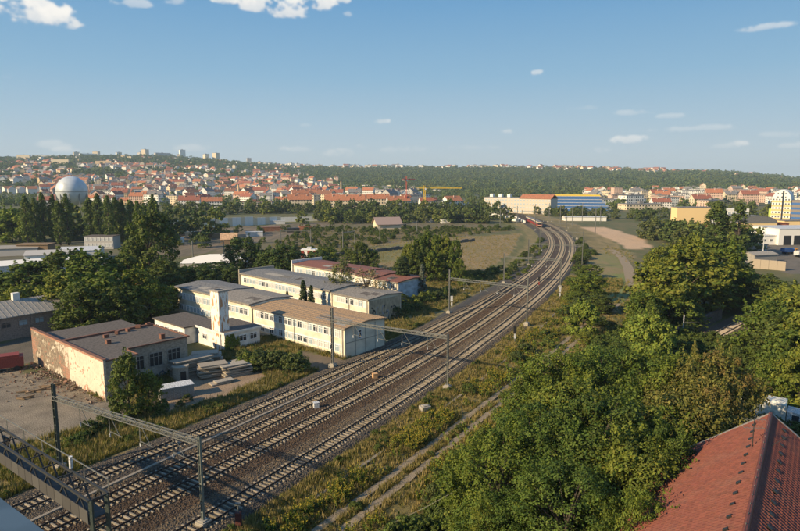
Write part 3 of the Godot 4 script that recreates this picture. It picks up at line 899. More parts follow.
# a long two-storey pavilion; local x runs along its front to the left, z into it
func pavilion(label: String, at: Vector3, dir: Vector2, length: float, depth: float, h: float, segments: Array, rows: Array, sd: int, end_bars := 0) -> Node3D:
	var r := RandomNumberGenerator.new()
	r.seed = sd
	var o := along("school_pavilion", label, "building", at, dir, "pavilions beside the railway")
	var x := 0.0
	for k in segments.size():   # [length, extra height, roof material, ribs]
		var s: Array = segments[k]
		var hh: float = h + s[1]
		var w := MB.new()
		var dz: float = 0.0 if k % 2 == 0 else -0.25
		w.span(Vector3(x + (0.003 if k else 0.0), -0.6, dz), Vector3(x + s[0], hh, depth))
		w.tri(Vector3(x, hh, depth + 0.002), Vector3(x, hh, dz - 0.002), Vector3(x, hh + 0.45, depth * 0.55))
		part(o, "wall", w, M.cream)
		var rf := MB.new()
		var y := hh + 0.02
		var a := Vector3(x - (0.35 if k == 0 else 0.0), y, dz - 0.45)
		var b := Vector3(x + s[0], y, dz - 0.45)
		var mid := Vector3(0, 0.5, depth * 0.55 + 0.45 - dz)
		var back := Vector3(0, 0.1, depth + 0.85 - dz)
		var th := Vector3(0, 0.22, 0)
		rf.quad(b + th, a + th, a + mid + th, b + mid + th)
		rf.quad(b + mid + th, a + mid + th, a + back + th, b + back + th)
		rf.quad(a, b, b + mid, a + mid)
		rf.quad(a + mid, b + mid, b + back, a + back)
		rf.quad(b, a, a + th, b + th)
		rf.quad(a + back, b + back, b + back + th, a + back + th)
		rf.quad(a, a + mid, a + mid + th, a + th)
		rf.quad(a + mid, a + back, a + back + th, a + mid + th)
		rf.quad(b + mid, b, b + th, b + mid + th)
		rf.quad(b + back, b + mid, b + mid + th, b + back + th)
		var roof := part(o, "roof", rf, s[2])
		if s[3] > 0:
			var ribs := MB.new()
			var n := int(s[3])
			for i in range(1, n):
				var f := float(i) / n
				var p := (a + th).lerp(a + mid + th, f)
				ribs.span(p + Vector3(0.02, -0.05, -0.05), p + Vector3(s[0] - 0.02, 0.05, 0.05))
				p = (a + mid + th).lerp(a + back + th, f)
				ribs.span(p + Vector3(0.02, -0.05, -0.05), p + Vector3(s[0] - 0.02, 0.05, 0.05))
			part(roof, "ribs", ribs, s[2])
		for i in 3:   # patches of newer roofing felt
			var pt := MB.new()
			var f0 := r.randf_range(0.1, 0.6)
			var p0 := (a + th).lerp(a + mid + th, f0) + Vector3(r.randf_range(1, s[0] * 0.6), 0.015, 0)
			var p1 := (a + th).lerp(a + mid + th, f0 + 0.3) + Vector3(0, 0.015, 0)
			p1.x = p0.x
			var wx := Vector3(r.randf_range(1.0, s[0] * 0.3), 0, 0)
			pt.quad(p0 + wx, p0, p1, p1 + wx)
			part(roof, "felt_patch", pt, [M.bitumen, M.warm_roof, M.grey_roof, M.fibre_roof][r.randi() % 4])
		var fas := MB.new()
		fas.span(Vector3(a.x + 0.02, y - 0.12, a.z - 0.06), Vector3(b.x - 0.02, y + 0.14, a.z - 0.003))
		part(o, "gutter", fas, M.warm_roof)
		for row in rows:   # [sill, height, spacing, width, bars]
			if row[0] + row[1] > hh: continue
			var band := MB.new()
			band.span(Vector3(x + 0.8, row[0] - 0.12, dz - 0.04), Vector3(x + s[0] - 0.8, row[0] + row[1] + 0.12, dz + 0.1))
			part(o, "window_band", band, M.white)
			var n := int((s[0] - 2.0) / row[2])
			for i in n:
				window(o, Vector3(x + 1.0 + row[2] * (i + 0.5) + (s[0] - 2.0 - n * row[2]) / 2, row[0], dz - 0.05), row[3], row[1], a_pane(r), 0.0, null, row[4])
		x += s[0]
	var pl := MB.new()
	pl.span(Vector3(0.02, -0.5, -0.06), Vector3(segments[0][0] - 0.02, 0.45, 0.3))
	part(o, "plinth", pl, M.concrete)
	for k in 3:
		var d := MB.new()
		d.tube([Vector3(segments[0][0] * (k + 0.02) / 2.05 + 0.3, 0.1, -0.14), Vector3(segments[0][0] * (k + 0.02) / 2.05 + 0.3, h, -0.14)], 0.06, 0.06, 6)
		part(o, "drainpipe", d, M.steel)
	for k in 3:
		var v := MB.new()
		var vx := r.randf_range(4, x - 4)
		v.tube([Vector3(vx, h + 0.3, depth * 0.4), Vector3(vx, h + 1.3, depth * 0.4)], 0.12, 0.12, 8)
		v.tube([Vector3(vx, h + 1.3, depth * 0.4), Vector3(vx, h + 1.45, depth * 0.4)], 0.2, 0.05, 8)
		part(o, "roof_vent", v, M.steel)
	if end_bars:
		var e := MB.new()
		for i in end_bars + 1:
			e.span(Vector3(-0.05, -0.4, depth * i / end_bars - 0.06), Vector3(-0.002, h - 0.02, depth * i / end_bars + 0.06))
		e.span(Vector3(-0.045, h * 0.5 - 0.06, 0.1), Vector3(-0.002, h * 0.5 + 0.06, depth - 0.1))
		part(o, "end_wall_joints", e, M.concrete)
		window(o, Vector3(-0.02, h * 0.55, depth * 0.35), 0.9, 1.6, M.glass, PI / 2, null, 0)
	return o

# plaster that has come off bricks, blackened by smoke towards one end; u runs along the wall
func derelict_texture() -> ImageTexture:
	var w := 700
	var h := 160
	var im := Image.create(w, h, false, Image.FORMAT_RGB8)
	var f := FastNoiseLite.new()
	f.seed = 77; f.frequency = 0.009; f.fractal_octaves = 5
	var f2 := FastNoiseLite.new()
	f2.seed = 78; f2.frequency = 0.05; f2.fractal_octaves = 4
	for y in h:
		for x in w:
			var u := float(x) / w
			var v := float(y) / h
			var a := f.get_noise_2d(x, y)
			var b := f2.get_noise_2d(x, y)
			var c := Color(0.62, 0.54, 0.42) * (1.0 + 0.25 * a + 0.15 * b)
			var brick := Color(0.34, 0.16, 0.1) * (1.0 + 0.4 * b)
			if y % 10 < 2 or (x + (5 if (y / 10) % 2 else 0)) % 18 < 2: brick = brick.lerp(Color(0.4, 0.33, 0.26), 0.5)
			var soot := 0.0
			if u > 0.44: soot = clampf((a * 2.0 + b * 0.9 + 1.0 - 0.35 * v) * 2.0, 0.0, 1.0)
			var gone := a * 0.9 + b * 0.7 + (0.5 if u > 0.44 and u < 0.5 else 0.0) + (0.5 * smoothstep(0.72, 0.95, v) if u < 0.46 else 0.1)
			c = c.lerp(Color(0.2, 0.15, 0.1).lerp(Color(0.06, 0.05, 0.04), clampf(b * 3.0 + a * 2.0, 0.0, 1.0)), soot * 0.92)
			if gone > 0.42: c = c.lerp(brick, 0.85)
			if v < 0.045 + 0.015 * b: c = brick
			im.set_pixel(x, y, c.linear_to_srgb())
	return ImageTexture.create_from_image(im)
func graffiti_texture(sd: int, base: Color, inks: Array) -> ImageTexture:
	var w := 400
	var h := 100
	var im := Image.create(w, h, false, Image.FORMAT_RGB8)
	im.fill(base.linear_to_srgb())
	var f := FastNoiseLite.new()
	f.seed = sd; f.frequency = 0.03; f.fractal_octaves = 4
	var r := RandomNumberGenerator.new()
	r.seed = sd
	for y in h:
		for x in w:
			im.set_pixel(x, y, (base * (1.0 + 0.4 * f.get_noise_2d(x, y))).linear_to_srgb())
	for k in 16:   # painted strokes and fat loops
		var ink: Color = inks[k % inks.size()].linear_to_srgb()
		var cx := r.randf_range(20, w - 20)
		var cy := r.randf_range(h * 0.45, h * 0.85)
		var rx := r.randf_range(8, 22)
		var ry := r.randf_range(10, 24)
		var a0 := r.randf() * TAU
		var sweep := r.randf_range(2.0, 5.5)
		for i in 90:
			var a := a0 + sweep * i / 90.0
			im.fill_rect(Rect2i(int(cx + cos(a) * rx), int(cy + sin(a) * ry), 6, 6), ink)
	return ImageTexture.create_from_image(im)
func uvmat(t: Texture2D) -> StandardMaterial3D:
	var m := mat(1, 1, 1, 0.92)
	m.albedo_texture = t
	return m

func make_left() -> void:
	var r := RandomNumberGenerator.new()
	r.seed = 5
	var e1 := Vector2(-0.75, -0.661)
	# --- the three pavilions of the school
	var s1 := pavilion("cream pavilion nearest the tracks, with rusty brown roof at one end", Vector3(-9.5, 0, -103.2), Vector2(-0.75, -0.661), 56, 10, 5.2, [[27.0, 0.0, M.rust_roof, 7], [14.0, 0.55, M.warm_roof, 0], [16.0, 0.75, M.grey_roof, 0]], [[0.9, 1.25, 1.45, 1.2, 1], [3.45, 1.35, 1.45, 1.2, 1]], 1, 4)
	var s2 := pavilion("cream pavilion with flat dark grey roof, between the other two", Vector3(-6.7, 0, -128.5), Vector2(-0.722, -0.692), 50, 10, 5.2, [[12.0, 0.0, M.warm_roof, 0], [38.0, 0.45, M.grey_roof, 0]], [[0.9, 1.25, 1.45, 1.2, 1], [3.45, 1.35, 1.45, 1.2, 1]], 2)
	var s3 := pavilion("cream pavilion with red-brown roof, farthest from the derelict house", Vector3(-0.5, 0, -151.0), Vector2(-0.727, -0.687), 43, 10.5, 5.4, [[8.0, -0.3, M.red_roof, 0], [7.0, 0.0, M.red_roof, 0], [28.0, 0.25, M.red_roof, 0]], [[0.9, 1.25, 1.45, 1.2, 1], [3.4, 1.4, 1.45, 1.2, 1]], 3)
	var pw := MB.new()
	pw.span(Vector3(50.003, -0.5, -0.6), Vector3(50.4, 6.7, 10.6))
	part(s2, "fire_wall", pw, M.concrete)
	pw = MB.new()
	pw.span(Vector3(43.003, -0.5, -0.5), Vector3(43.4, 6.9, 11.0))
	part(s3, "fire_wall", pw, M.white)
	var gw := MB.new()
	gw.has_uv = true
	gw.quad(Vector3(-0.06, 0.0, 9.8), Vector3(-0.06, 0.0, 0.2), Vector3(-0.06, 5.0, 0.2), Vector3(-0.06, 5.0, 9.8))
	part(s2, "painted_end_wall", gw, uvmat(graffiti_texture(4, Color(0.42, 0.33, 0.22), [Color(0.02, 0.02, 0.02), Color(0.03, 0.03, 0.04), Color(0.3, 0.3, 0.32)])))
	gw = MB.new()
	gw.span(Vector3(-0.08, -0.4, 0.1), Vector3(-0.003, 5.0, 10.4))
	part(s3, "end_wall_panel", gw, mat(0.5, 0.55, 0.6, 0.6, blotch, 0.05))
	# --- low annex with its tall chimney block
	var an := along("boiler_house", "low white boiler house with ivy beside the tall chimney block", "building", Vector3(-31.6, 0, -107.4), e1)
	var m := MB.new()
	m.span(Vector3(0, -0.5, 0), Vector3(9.2, 3.2, 7.6))
	part(an, "wall", m, M.white)
	m = MB.new()
	m.span(Vector3(-0.35, 3.2, -0.3), Vector3(9.5, 3.48, 7.9))
	part(an, "roof", m, M.bitumen)
	m = MB.new()
	m.span(Vector3(-0.42, 3.1, -0.36), Vector3(-0.352, 3.5, 7.9)); m.span(Vector3(-0.35, 3.1, -0.36), Vector3(9.5, 3.5, -0.302))
	part(an, "fascia", m, M.white)
	for k in 2: window(an, Vector3(-0.03, 1.2, 3.8 + 2.3 * k), 1.6, 1.2, M.glass, PI / 2)
	window(an, Vector3(6.6, 1.2, -0.03), 1.4, 1.0, M.glass)
	var ivy := MB.new()
	for k in 1500:
		var p := Vector3(-0.1 - 0.25 * r.randf(), r.randf_range(0, 3.1), r.randf_range(-0.2, 3.0))
		if p.y > 3.3 - absf(p.z - 1.2) * 0.9 + 0.5 * sin(p.z * 5.0): continue
		leaf(ivy, p, (Vector3(-1, 0.4, 0) + rand_dir(r) * 0.7).normalized(), 0.24, Color(0.13, 0.17, 0.025).lerp(Color(0.2, 0.23, 0.04), r.randf()), r)
	part(an, "ivy", ivy, M.leaf)
	var tw := along("chimney_block", "tall white chimney block with flaking orange plaster beside the boiler house", "chimney", Vector3(-32.6, 0, -108.0), e1)
	m = MB.new()
	m.has_uv = true
	var tim := Image.create(200, 400, false, Image.FORMAT_RGB8)
	var f := FastNoiseLite.new()
	f.seed = 9; f.frequency = 0.014; f.fractal_octaves = 4
	for y in 400:
		for x in 200:
			var k := f.get_noise_2d(x * 1.5, y * 0.8)
			var c := Color(0.78, 0.75, 0.68) * (1.0 + 0.15 * f.get_noise_2d(x * 5, y * 5))
			if k > 0.16: c = Color(0.52, 0.27, 0.13) * (1.0 + 0.3 * f.get_noise_2d(x * 6, y * 6))
			tim.set_pixel(x, y, c.linear_to_srgb())
	m.box(Vector3(1.35, 5.2, 1.0), Vector3(2.7, 11.0, 2.0))
	part(tw, "shaft", m, uvmat(ImageTexture.create_from_image(tim)))
	m = MB.new()
	m.span(Vector3(-0.12, 10.703, -0.12), Vector3(2.82, 10.95, 2.12))
	part(tw, "cap", m, M.fibre_roof)
	m = MB.new()
	m.span(Vector3(0.5, 10.953, 0.5), Vector3(2.2, 11.0, 1.5))
	part(tw, "flue_opening", m, M.black)
	# --- low shed with a row of windows
	var sh := along("low_shed", "low white shed with flat dark roof behind the chimney block", "shed", Vector3(-40.4, 0, -112.0), e1)
	m = MB.new(); m.span(Vector3(0, -0.5, 0), Vector3(11.5, 3.2, 6.5)); part(sh, "wall", m, M.white)
	m = MB.new(); m.span(Vector3(-0.3, 3.2, -0.3), Vector3(11.8, 3.45, 6.8)); part(sh, "roof", m, M.bitumen)
	for k in 6: window(sh, Vector3(1.3 + 1.8 * k, 1.0, -0.03), 1.3, 1.4, M.glass)
	# --- the derelict house
	var dh := along("derelict_house", "derelict flat-roofed house with sooty plaster wall and bare bricks", "building", Vector3(-41.4, 0, -82.6), e1)
	m = MB.new()
	m.span(Vector3(0, -0.6, 0), Vector3(15.6, 5.6, 4.8)); m.span(Vector3(4.0, -0.6, 4.803), Vector3(15.6, 5.598, 15.0))
	m.span(Vector3(15.603, -0.6, 0), Vector3(28.0, 4.7, 15.0))
	part(dh, "wall", m, mat(0.4, 0.33, 0.25, 0.92, blotch, 0.15))
	m = MB.new(); m.has_uv = true
	m.quad(Vector3(28.1, -0.3, -0.05), Vector3(-0.1, -0.3, -0.05), Vector3(-0.1, 5.9, -0.05), Vector3(28.1, 5.9, -0.05))
	var dt := derelict_texture()
	for i in m.uv.size(): m.uv[i].x = 1.0 - m.uv[i].x
	part(dh, "plaster_face", m, uvmat(dt))
	m = MB.new()
	m.span(Vector3(-0.1, 5.602, 0.3), Vector3(15.3, 5.7, 4.9)); m.span(Vector3(3.7, 5.6, 4.903), Vector3(15.3, 5.698, 15.3))
	part(dh, "roof", m, M.bitumen)
	m = MB.new(); m.span(Vector3(15.9, 4.703, 0.3), Vector3(27.7, 4.8, 15.0)); part(dh, "lower_roof", m, M.bitumen)
	m = MB.new()
	m.span(Vector3(-0.15, -0.3, -0.048), Vector3(15.6, 5.95, 0.298)); m.span(Vector3(15.603, -0.3, -0.048), Vector3(28.1, 5.9, 0.298))
	part(dh, "parapet", m, mat(0.55, 0.47, 0.36, 0.92, blotch, 0.2))
	m = MB.new()
	m.span(Vector3(-0.25, 5.953, -0.15), Vector3(15.6, 6.03, 0.4)); m.span(Vector3(15.603, 5.903, -0.13), Vector3(28.2, 5.98, 0.38))
	m.span(Vector3(3.6, 5.701, 15.0), Vector3(15.3, 5.85, 15.25)); m.span(Vector3(15.303, 5.701, 0.42), Vector3(15.75, 6.0, 15.2)); m.span(Vector3(3.58, 5.7, 5.2), Vector3(3.75, 5.85, 15.0)); m.span(Vector3(-0.15, 5.7, 0.45), Vector3(0.0, 5.82, 5.0)); m.span(Vector3(0.02, 5.7, 4.85), Vector3(3.6, 5.83, 5.0))
	part(dh, "brick_coping", m, M.brick)
	for q in [[9.0, 4.6, 0.55], [5.6, 11.6, 0.7]]:
		var ch := MB.new()
		ch.span(Vector3(q[0] - 0.35, 4.7, q[1] - 0.3), Vector3(q[0] + 0.35, 5.7 + q[2], q[1] + 0.35))
		ch.span(Vector3(q[0] - 0.42, 5.703 + q[2], q[1] - 0.37), Vector3(q[0] + 0.42, 5.79 + q[2], q[1] + 0.37))
		part(dh, "chimney", ch, M.brick)
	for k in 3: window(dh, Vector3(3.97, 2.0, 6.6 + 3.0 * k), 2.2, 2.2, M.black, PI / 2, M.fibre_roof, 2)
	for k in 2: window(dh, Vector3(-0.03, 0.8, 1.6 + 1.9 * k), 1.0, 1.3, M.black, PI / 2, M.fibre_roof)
	m = MB.new(); m.has_uv = true
	m.quad(Vector3(3.93, 0.0, 15.0), Vector3(3.93, 0.0, 4.9), Vector3(3.93, 1.9, 4.9), Vector3(3.93, 1.9, 15.0))
	part(dh, "painted_band", m, uvmat(graffiti_texture(7, Color(0.35, 0.3, 0.24), [Color(0.05, 0.13, 0.16), Color(0.55, 0.53, 0.5), Color(0.1, 0.1, 0.12), Color(0.2, 0.28, 0.3)])))
	for k in 5:
		var tl := MB.new()
		tl.box(Vector3(13.0 + k * 0.7, 5.95 + 0.1 * (k % 2), 6.0 + k * 2.1), Vector3(0.5, 0.5, 0.8), Basis(Vector3.UP, k * 0.8))
		part(dh, "loose_masonry", tl, M.brick)
	# bricks and tiles that fell off it
	m = MB.new()
	for k in 520:
		var u := r.randf_range(-1, 27)
		var dist := absf(r.randfn()) * (1.2 if k % 2 else 3.6) + 0.2
		if u < 8 and r.randf() < 0.6: continue
		var p := Vector3(-41.4, 0, -82.6) + Vector3(e1.x, 0, e1.y) * u - Vector3(-e1.y, 0, e1.x) * dist
		m.col = Color(0.2, 0.1, 0.065).lerp(Color(0.26, 0.21, 0.15), r.randf()) * r.randf_range(0.5, 1.15)
		m.box(p + Vector3(0, 0.06 + maxf(0, 0.4 - dist * 0.15) * r.randf(), 0), Vector3(r.randf_range(0.1, 0.28), r.randf_range(0.06, 0.16), r.randf_range(0.08, 0.24)) * (2.2 if r.randf() < 0.1 else 1.0), Basis.from_euler(Vector3(r.randf(), r.randf() * 6, r.randf())))
	setting("rubble", m, vmat(0.95), "stuff", "bricks and broken plaster lying along the sooty wall", "rubble")
	for q in [[Vector3(-53.61, 0, -86.63), 5.0, 0.35], [Vector3(-52.49, 0, -88.83), 3.5, 0.3], [Vector3(-53.33, 0, -83.73), 2.2, 0.2]]:
		m = MB.new()
		m.box(Vector3(0, 0.12, 0), Vector3(q[1], 0.16, 0.22), Basis(Vector3.UP, q[2]))
		m.box(Vector3(0.5, 0.3, 0.2), Vector3(q[1] * 0.7, 0.14, 0.2), Basis.from_euler(Vector3(0, q[2] + 0.5, 0.06)))
		m.box(Vector3(-0.4, 0.1, 0.5), Vector3(q[1] * 0.6, 0.12, 0.2), Basis(Vector3.UP, q[2] - 0.4))
		single("timber_heap", "rotten roof beams lying in the yard before the sooty wall", "timber", m, M.wood, q[0], "fallen beams")
	# --- pink works building, garage, container
	var pk := along("works_building", "dull pink works building with corrugated grey roof behind the yard", "building", Vector3(-69.3, 0, -124.0), Vector2(-0.6, 0.8))
	m = MB.new(); m.span(Vector3(0, -0.5, 0), Vector3(26, 4.5, 11))
	m.tri(Vector3(-0.0, 4.5, 11), Vector3(0, 4.5, 0), Vector3(0, 6.6, 5.5)); part(pk, "wall", m, M.pink)
	gable_roof(pk, Vector3(0, 4.5, 0), 26, 11, 2.1, 0.4, M.fibre_roof, 26)
	for k in 8: window(pk, Vector3(2.0 + 3.0 * k, 2.4, -0.03), 1.7, 1.1, M.pale_glass if k in [1, 2] else M.glass, 0.0, M.pink)
	for k in 5:
		m = MB.new(); m.span(Vector3(0.4 + 5.8 * k, -0.3, -0.2), Vector3(0.8 + 5.8 * k, 4.4, -0.004)); part(pk, "pilaster", m, M.pink)
	m = MB.new(); m.span(Vector3(13.5, 0, -0.05), Vector3(14.4, 2.0, 0.1)); part(pk, "door", m, mat(0.3, 0.33, 0.03, 0.7))
	m = MB.new(); m.span(Vector3(6.3, 6.2, 5.0), Vector3(7.5, 8.1, 6.0)); part(pk, "chimney", m, M.white)
	var gr := along("garage", "dark red garage with grey roof behind the flat-roofed derelict house", "garage", Vector3(-65.2, 0, -132.5), Vector2(-0.6, 0.8))
	m = MB.new(); m.span(Vector3(0, -0.5, 0), Vector3(9.5, 3.0, 7)); m.tri(Vector3(0, 3.0, 7), Vector3(0, 3.0, 0), Vector3(0, 4.2, 3.5)); part(gr, "wall", m, M.dark_red)
	gable_roof(gr, Vector3(0, 3.0, 0), 9.5, 7, 1.2, 0.3, M.grey_roof, 10)
	for k in 3:
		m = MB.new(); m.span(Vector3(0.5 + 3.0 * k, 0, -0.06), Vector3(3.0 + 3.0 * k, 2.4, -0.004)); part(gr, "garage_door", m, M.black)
	var rc := thing("red_trailer", "faded red trailer body standing in the yard by the works building", "trailer", Vector3(-64.54, 0, -96.09), 0.55)
	m = MB.new()
	m.span(Vector3(-3.2, 0.7, -1.2), Vector3(3.0, 2.3, 1.2)); m.span(Vector3(-2.6, 2.303, -1.1), Vector3(2.4, 2.65, 1.1)); part(rc, "body", m, mat(0.25, 0.045, 0.032, 0.7, blotch, 0.4))
	for k in 2:
		for s in [-1.0, 1.0]:
			m = MB.new(); m.tube([Vector3(-2.0 + 4.0 * k, 0.42, s * 1.1 - 0.12), Vector3(-2.0 + 4.0 * k, 0.42, s * 1.1 + 0.12)], 0.45, 0.45, 14); part(rc, "wheel", m, M.rubber)
	var pl := MB.new()
	for k in 6: pl.box(Vector3(-0.6 + 0.24 * k, 0.6, 0), Vector3(0.12, 1.2, 0.03), Basis(Vector3.RIGHT, -0.3))
	for k in 3: pl.box(Vector3(0, 0.1 + 0.5 * k, 0.02 - 0.16 * k), Vector3(1.35, 0.1, 0.08), Basis(Vector3.RIGHT, -0.3))
	single("wooden_pallet", "wooden pallet leaning against the red trailer", "pallet", pl, M.wood, Vector3(-63.08, 0, -96.09), "", 0.5)
	# --- yard with precast slabs
	var q: Array = [[Vector3(-33.47, 0, -95.05), 6.8, 2.4, 2.6, 12, 0.72], [Vector3(-32.38, 0, -98.77), 5.0, 2.4, 2.4, 10, 0.35], [Vector3(-29.79, 0, -93.54), 4.2, 2.2, 2.1, 9, 0.5], [Vector3(-26.12, 0, -94.04), 4.4, 2.0, 1.9, 8, 0.62], [Vector3(-27.24, 0, -90.19), 3.4, 1.6, 0.5, 2, 0.6], [Vector3(-25.87, 0, -98.77), 4.0, 2.0, 1.2, 5, 0.6]]
	for a in q:
		var o := thing("slab_stack", "stack of weathered concrete slabs in the yard before the boiler house" if a[4] > 3 else "single low pair of concrete slabs before the slab stacks", "slab stack", a[0], a[5], "concrete slab stacks")
		for k in a[4]:
			var s := MB.new()
			var th: float = a[3] / a[4]
			s.box(Vector3(r.randf_range(-0.4, 0.4), th * (k + 0.5), r.randf_range(-0.3, 0.3)), Vector3(a[1] * r.randf_range(0.8, 1.05), th * 0.7, a[2] * r.randf_range(0.8, 1.05)), Basis.from_euler(Vector3(r.randf_range(-0.02, 0.02), r.randf_range(-0.11, 0.11), r.randf_range(-0.015, 0.015))))
			for u in [-0.3, 0.3]: s.box(Vector3(a[1] * u, th * k + th * 0.09, 0), Vector3(0.18, th * 0.34, a[2] * 0.8))
			part(o, "slab", s, [M.slab, M.concrete, mat(0.36, 0.31, 0.24, 0.92, blotch, 0.6)][k % 3])
	var cn := along("container", "long white-topped metal container in the weeds by the yard", "container", Vector3(-33.4, 0, -82.0), Vector2(0.83, -0.557))
	m = MB.new(); m.span(Vector3(0, 0.05, -2.2), Vector3(4.6, 1.75, 0)); part(cn, "body", m, mat(0.33, 0.31, 0.28, 0.7, blotch, 0.3))
	m = MB.new(); m.span(Vector3(-0.08, 1.753, -2.28), Vector3(4.68, 1.85, 0.08)); part(cn, "lid", m, M.metal_white)
	for k in 9:
		m = MB.new(); m.span(Vector3(0.25 + 0.5 * k, 0.1, 0.003), Vector3(0.35 + 0.5 * k, 1.7, 0.06)); part(cn, "rib", m, M.fibre_roof)
	var hut := thing("concrete_hut", "small round concrete manhole hut with open doorway by the slabs", "hut", Vector3(-34.18, 0, -92.08))
	m = MB.new(); m.tube([Vector3(0, -0.3, 0), Vector3(0, 2.0, 0)], 1.25, 1.2, 18); part(hut, "shell", m, M.concrete)
	m = MB.new(); m.tube([Vector3(0, 2.003, 0), Vector3(0, 2.2, 0)], 1.35, 1.3, 18); part(hut, "lid", m, M.slab)
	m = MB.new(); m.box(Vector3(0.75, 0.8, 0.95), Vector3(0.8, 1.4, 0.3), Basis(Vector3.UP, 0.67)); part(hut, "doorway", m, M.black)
	var lw := along("ruined_wall", "ruined low wall with an opening beside the derelict house", "wall", Vector3(-35.49, 0, -83.33), Vector2(0.8, -0.6))
	m = MB.new(); m.span(Vector3(0, -0.2, 0), Vector3(1.6, 1.6, 0.3)); m.span(Vector3(2.8, -0.2, 0), Vector3(4.6, 1.4, 0.3)); m.span(Vector3(1.603, 1.2, 0.01), Vector3(2.797, 1.6, 0.29)); part(lw, "masonry", m, M.slab)

func gable_roof(o: Node3D, at: Vector3, length: float, depth: float, rise: float, over: float, m: Material, ribs: int) -> void:
	var half := depth / 2.0
	for s in 2:
		var b := MB.new()
		var z0 := -over if s == 0 else depth + over
		var y0 := -over * rise / half
		var th := 0.16
		var a0 := at + Vector3(-over, y0, z0)
		var a1 := at + Vector3(length + over, y0, z0)
		var r0 := at + Vector3(-over, rise, half)
		var r1 := at + Vector3(length + over, rise, half)
		var up := Vector3(0, th, 0)
		var tops := [a0 + up, a1 + up, r1 + up, r0 + up] if s == 1 else [a1 + up, a0 + up, r0 + up, r1 + up]
		b.quad(tops[0], tops[1], tops[2], tops[3])
		b.quad(a0, a1, r1, r0); b.quad(a0, a1, a1 + up, a0 + up); b.quad(a0, r0, r0 + up, a0 + up); b.quad(r1, a1, a1 + up, r1 + up)
		var slope := part(o, "roof", b, m)
		if ribs:
			var rb := MB.new()
			for k in ribs + 1:
				var f := float(k) / ribs
				rb.bar(a0.lerp(a1, f) + up * 1.1, r0.lerp(r1, f) + up * 1.1, 0.12, 0.07)
			part(slope, "ribs", rb, m)

# ------------------------------------------------------------------ railway furniture
func truss(m: MB, a: Vector3, b: Vector3, w: float, h: float, bays: int, t: float, lace: float) -> void:  # an open box girder of four chords
	var d := (b - a).normalized()
	var s := d.cross(Vector3.UP).normalized() * w * 0.5
	var u := Vector3.UP * h * 0.5
	var c := [s + u, -s + u, -s - u, s - u]
	for k in 4: m.bar(a + c[k], b + c[k], t)
	for i in bays:
		var p := a.lerp(b, float(i) / bays)
		var q := a.lerp(b, float(i + 1) / bays)
		for k in 4:
			var k2: int = (k + 1) % 4
			m.bar(p + c[k if i % 2 else k2], q + c[k2 if i % 2 else k], lace)
			m.bar(p + c[k], p + c[k2], lace)
func portal(label: String, l: Vector3, rr: Vector3, hl: float, hr: float, beam_y: float, thick: float, offs: Array, left_mat: Material, mast_mat: Material) -> void:
	var o := thing("catenary_portal", label, "gantry", l, 0.0, "overhead line portals across the tracks")
	var w := rr - l
	for q in [[Vector3.ZERO, hl, left_mat, 0.32], [w, hr, mast_mat, 0.24]]:
		var m := MB.new()
		var p: Vector3 = q[0]
		var f: float = q[3]
		var x := w.normalized()
		var z := Vector3(-x.z, 0, x.x)
		var b := Basis(x, Vector3.UP, z)
		m.box(p + x * f * 0.5 + Vector3(0, q[1] / 2, 0), Vector3(0.03, q[1], f), b)
		m.box(p - x * f * 0.5 + Vector3(0, q[1] / 2, 0), Vector3(0.03, q[1], f), b)
		m.box(p + Vector3(0, q[1] / 2 - 0.01, 0), Vector3(f - 0.035, q[1] - 0.02, 0.03), b)
		for k in int(q[1] / 0.9):
			m.box(p + Vector3(0, 0.6 + 0.9 * k, 0), Vector3(f - 0.035, 0.08, f * 0.9), b)
		part(o, "mast", m, q[2])
		var base := MB.new()
		base.box(p + Vector3(0, 0.25, 0), Vector3(1.0, 0.9, 1.0), b)
		base.box(p + Vector3(0, 0.75, 0), Vector3(0.7, 0.12, 0.7), b)
		part(o, "footing", base, M.concrete)
	var m := MB.new()
	var a := Vector3(0, beam_y, 0)
	truss(m, a, Vector3(w.x, beam_y, w.z), thick, thick, int(w.length() / 0.9), 0.07, 0.035)
	part(o, "beam", m, M.steel)
	for f in offs:   # arms that steady the wire over each track
		var p := a.lerp(Vector3(w.x, beam_y, w.z), f)
		var arm := MB.new()
		var x := w.normalized()
		arm.bar(p + Vector3(0, -thick / 2, 0), p + Vector3(0, -1.9, 0), 0.07)
		arm.bar(p + Vector3(0, -1.75, 0), p + x * 1.9 + Vector3(0, -1.95, 0), 0.05)
		arm.bar(p + x * 0.25 + Vector3(0, -thick / 2, 0), p + x * 1.5 + Vector3(0, -1.9, 0), 0.05)
		var reg := part(o, "registration_arm", arm, M.steel)
		var ins := MB.new()
		ins.tube([p + Vector3(0, -1.9, 0), p + Vector3(0, -2.3, 0)], 0.09, 0.07, 8)
		part(reg, "insulator", ins, M.metal_white)
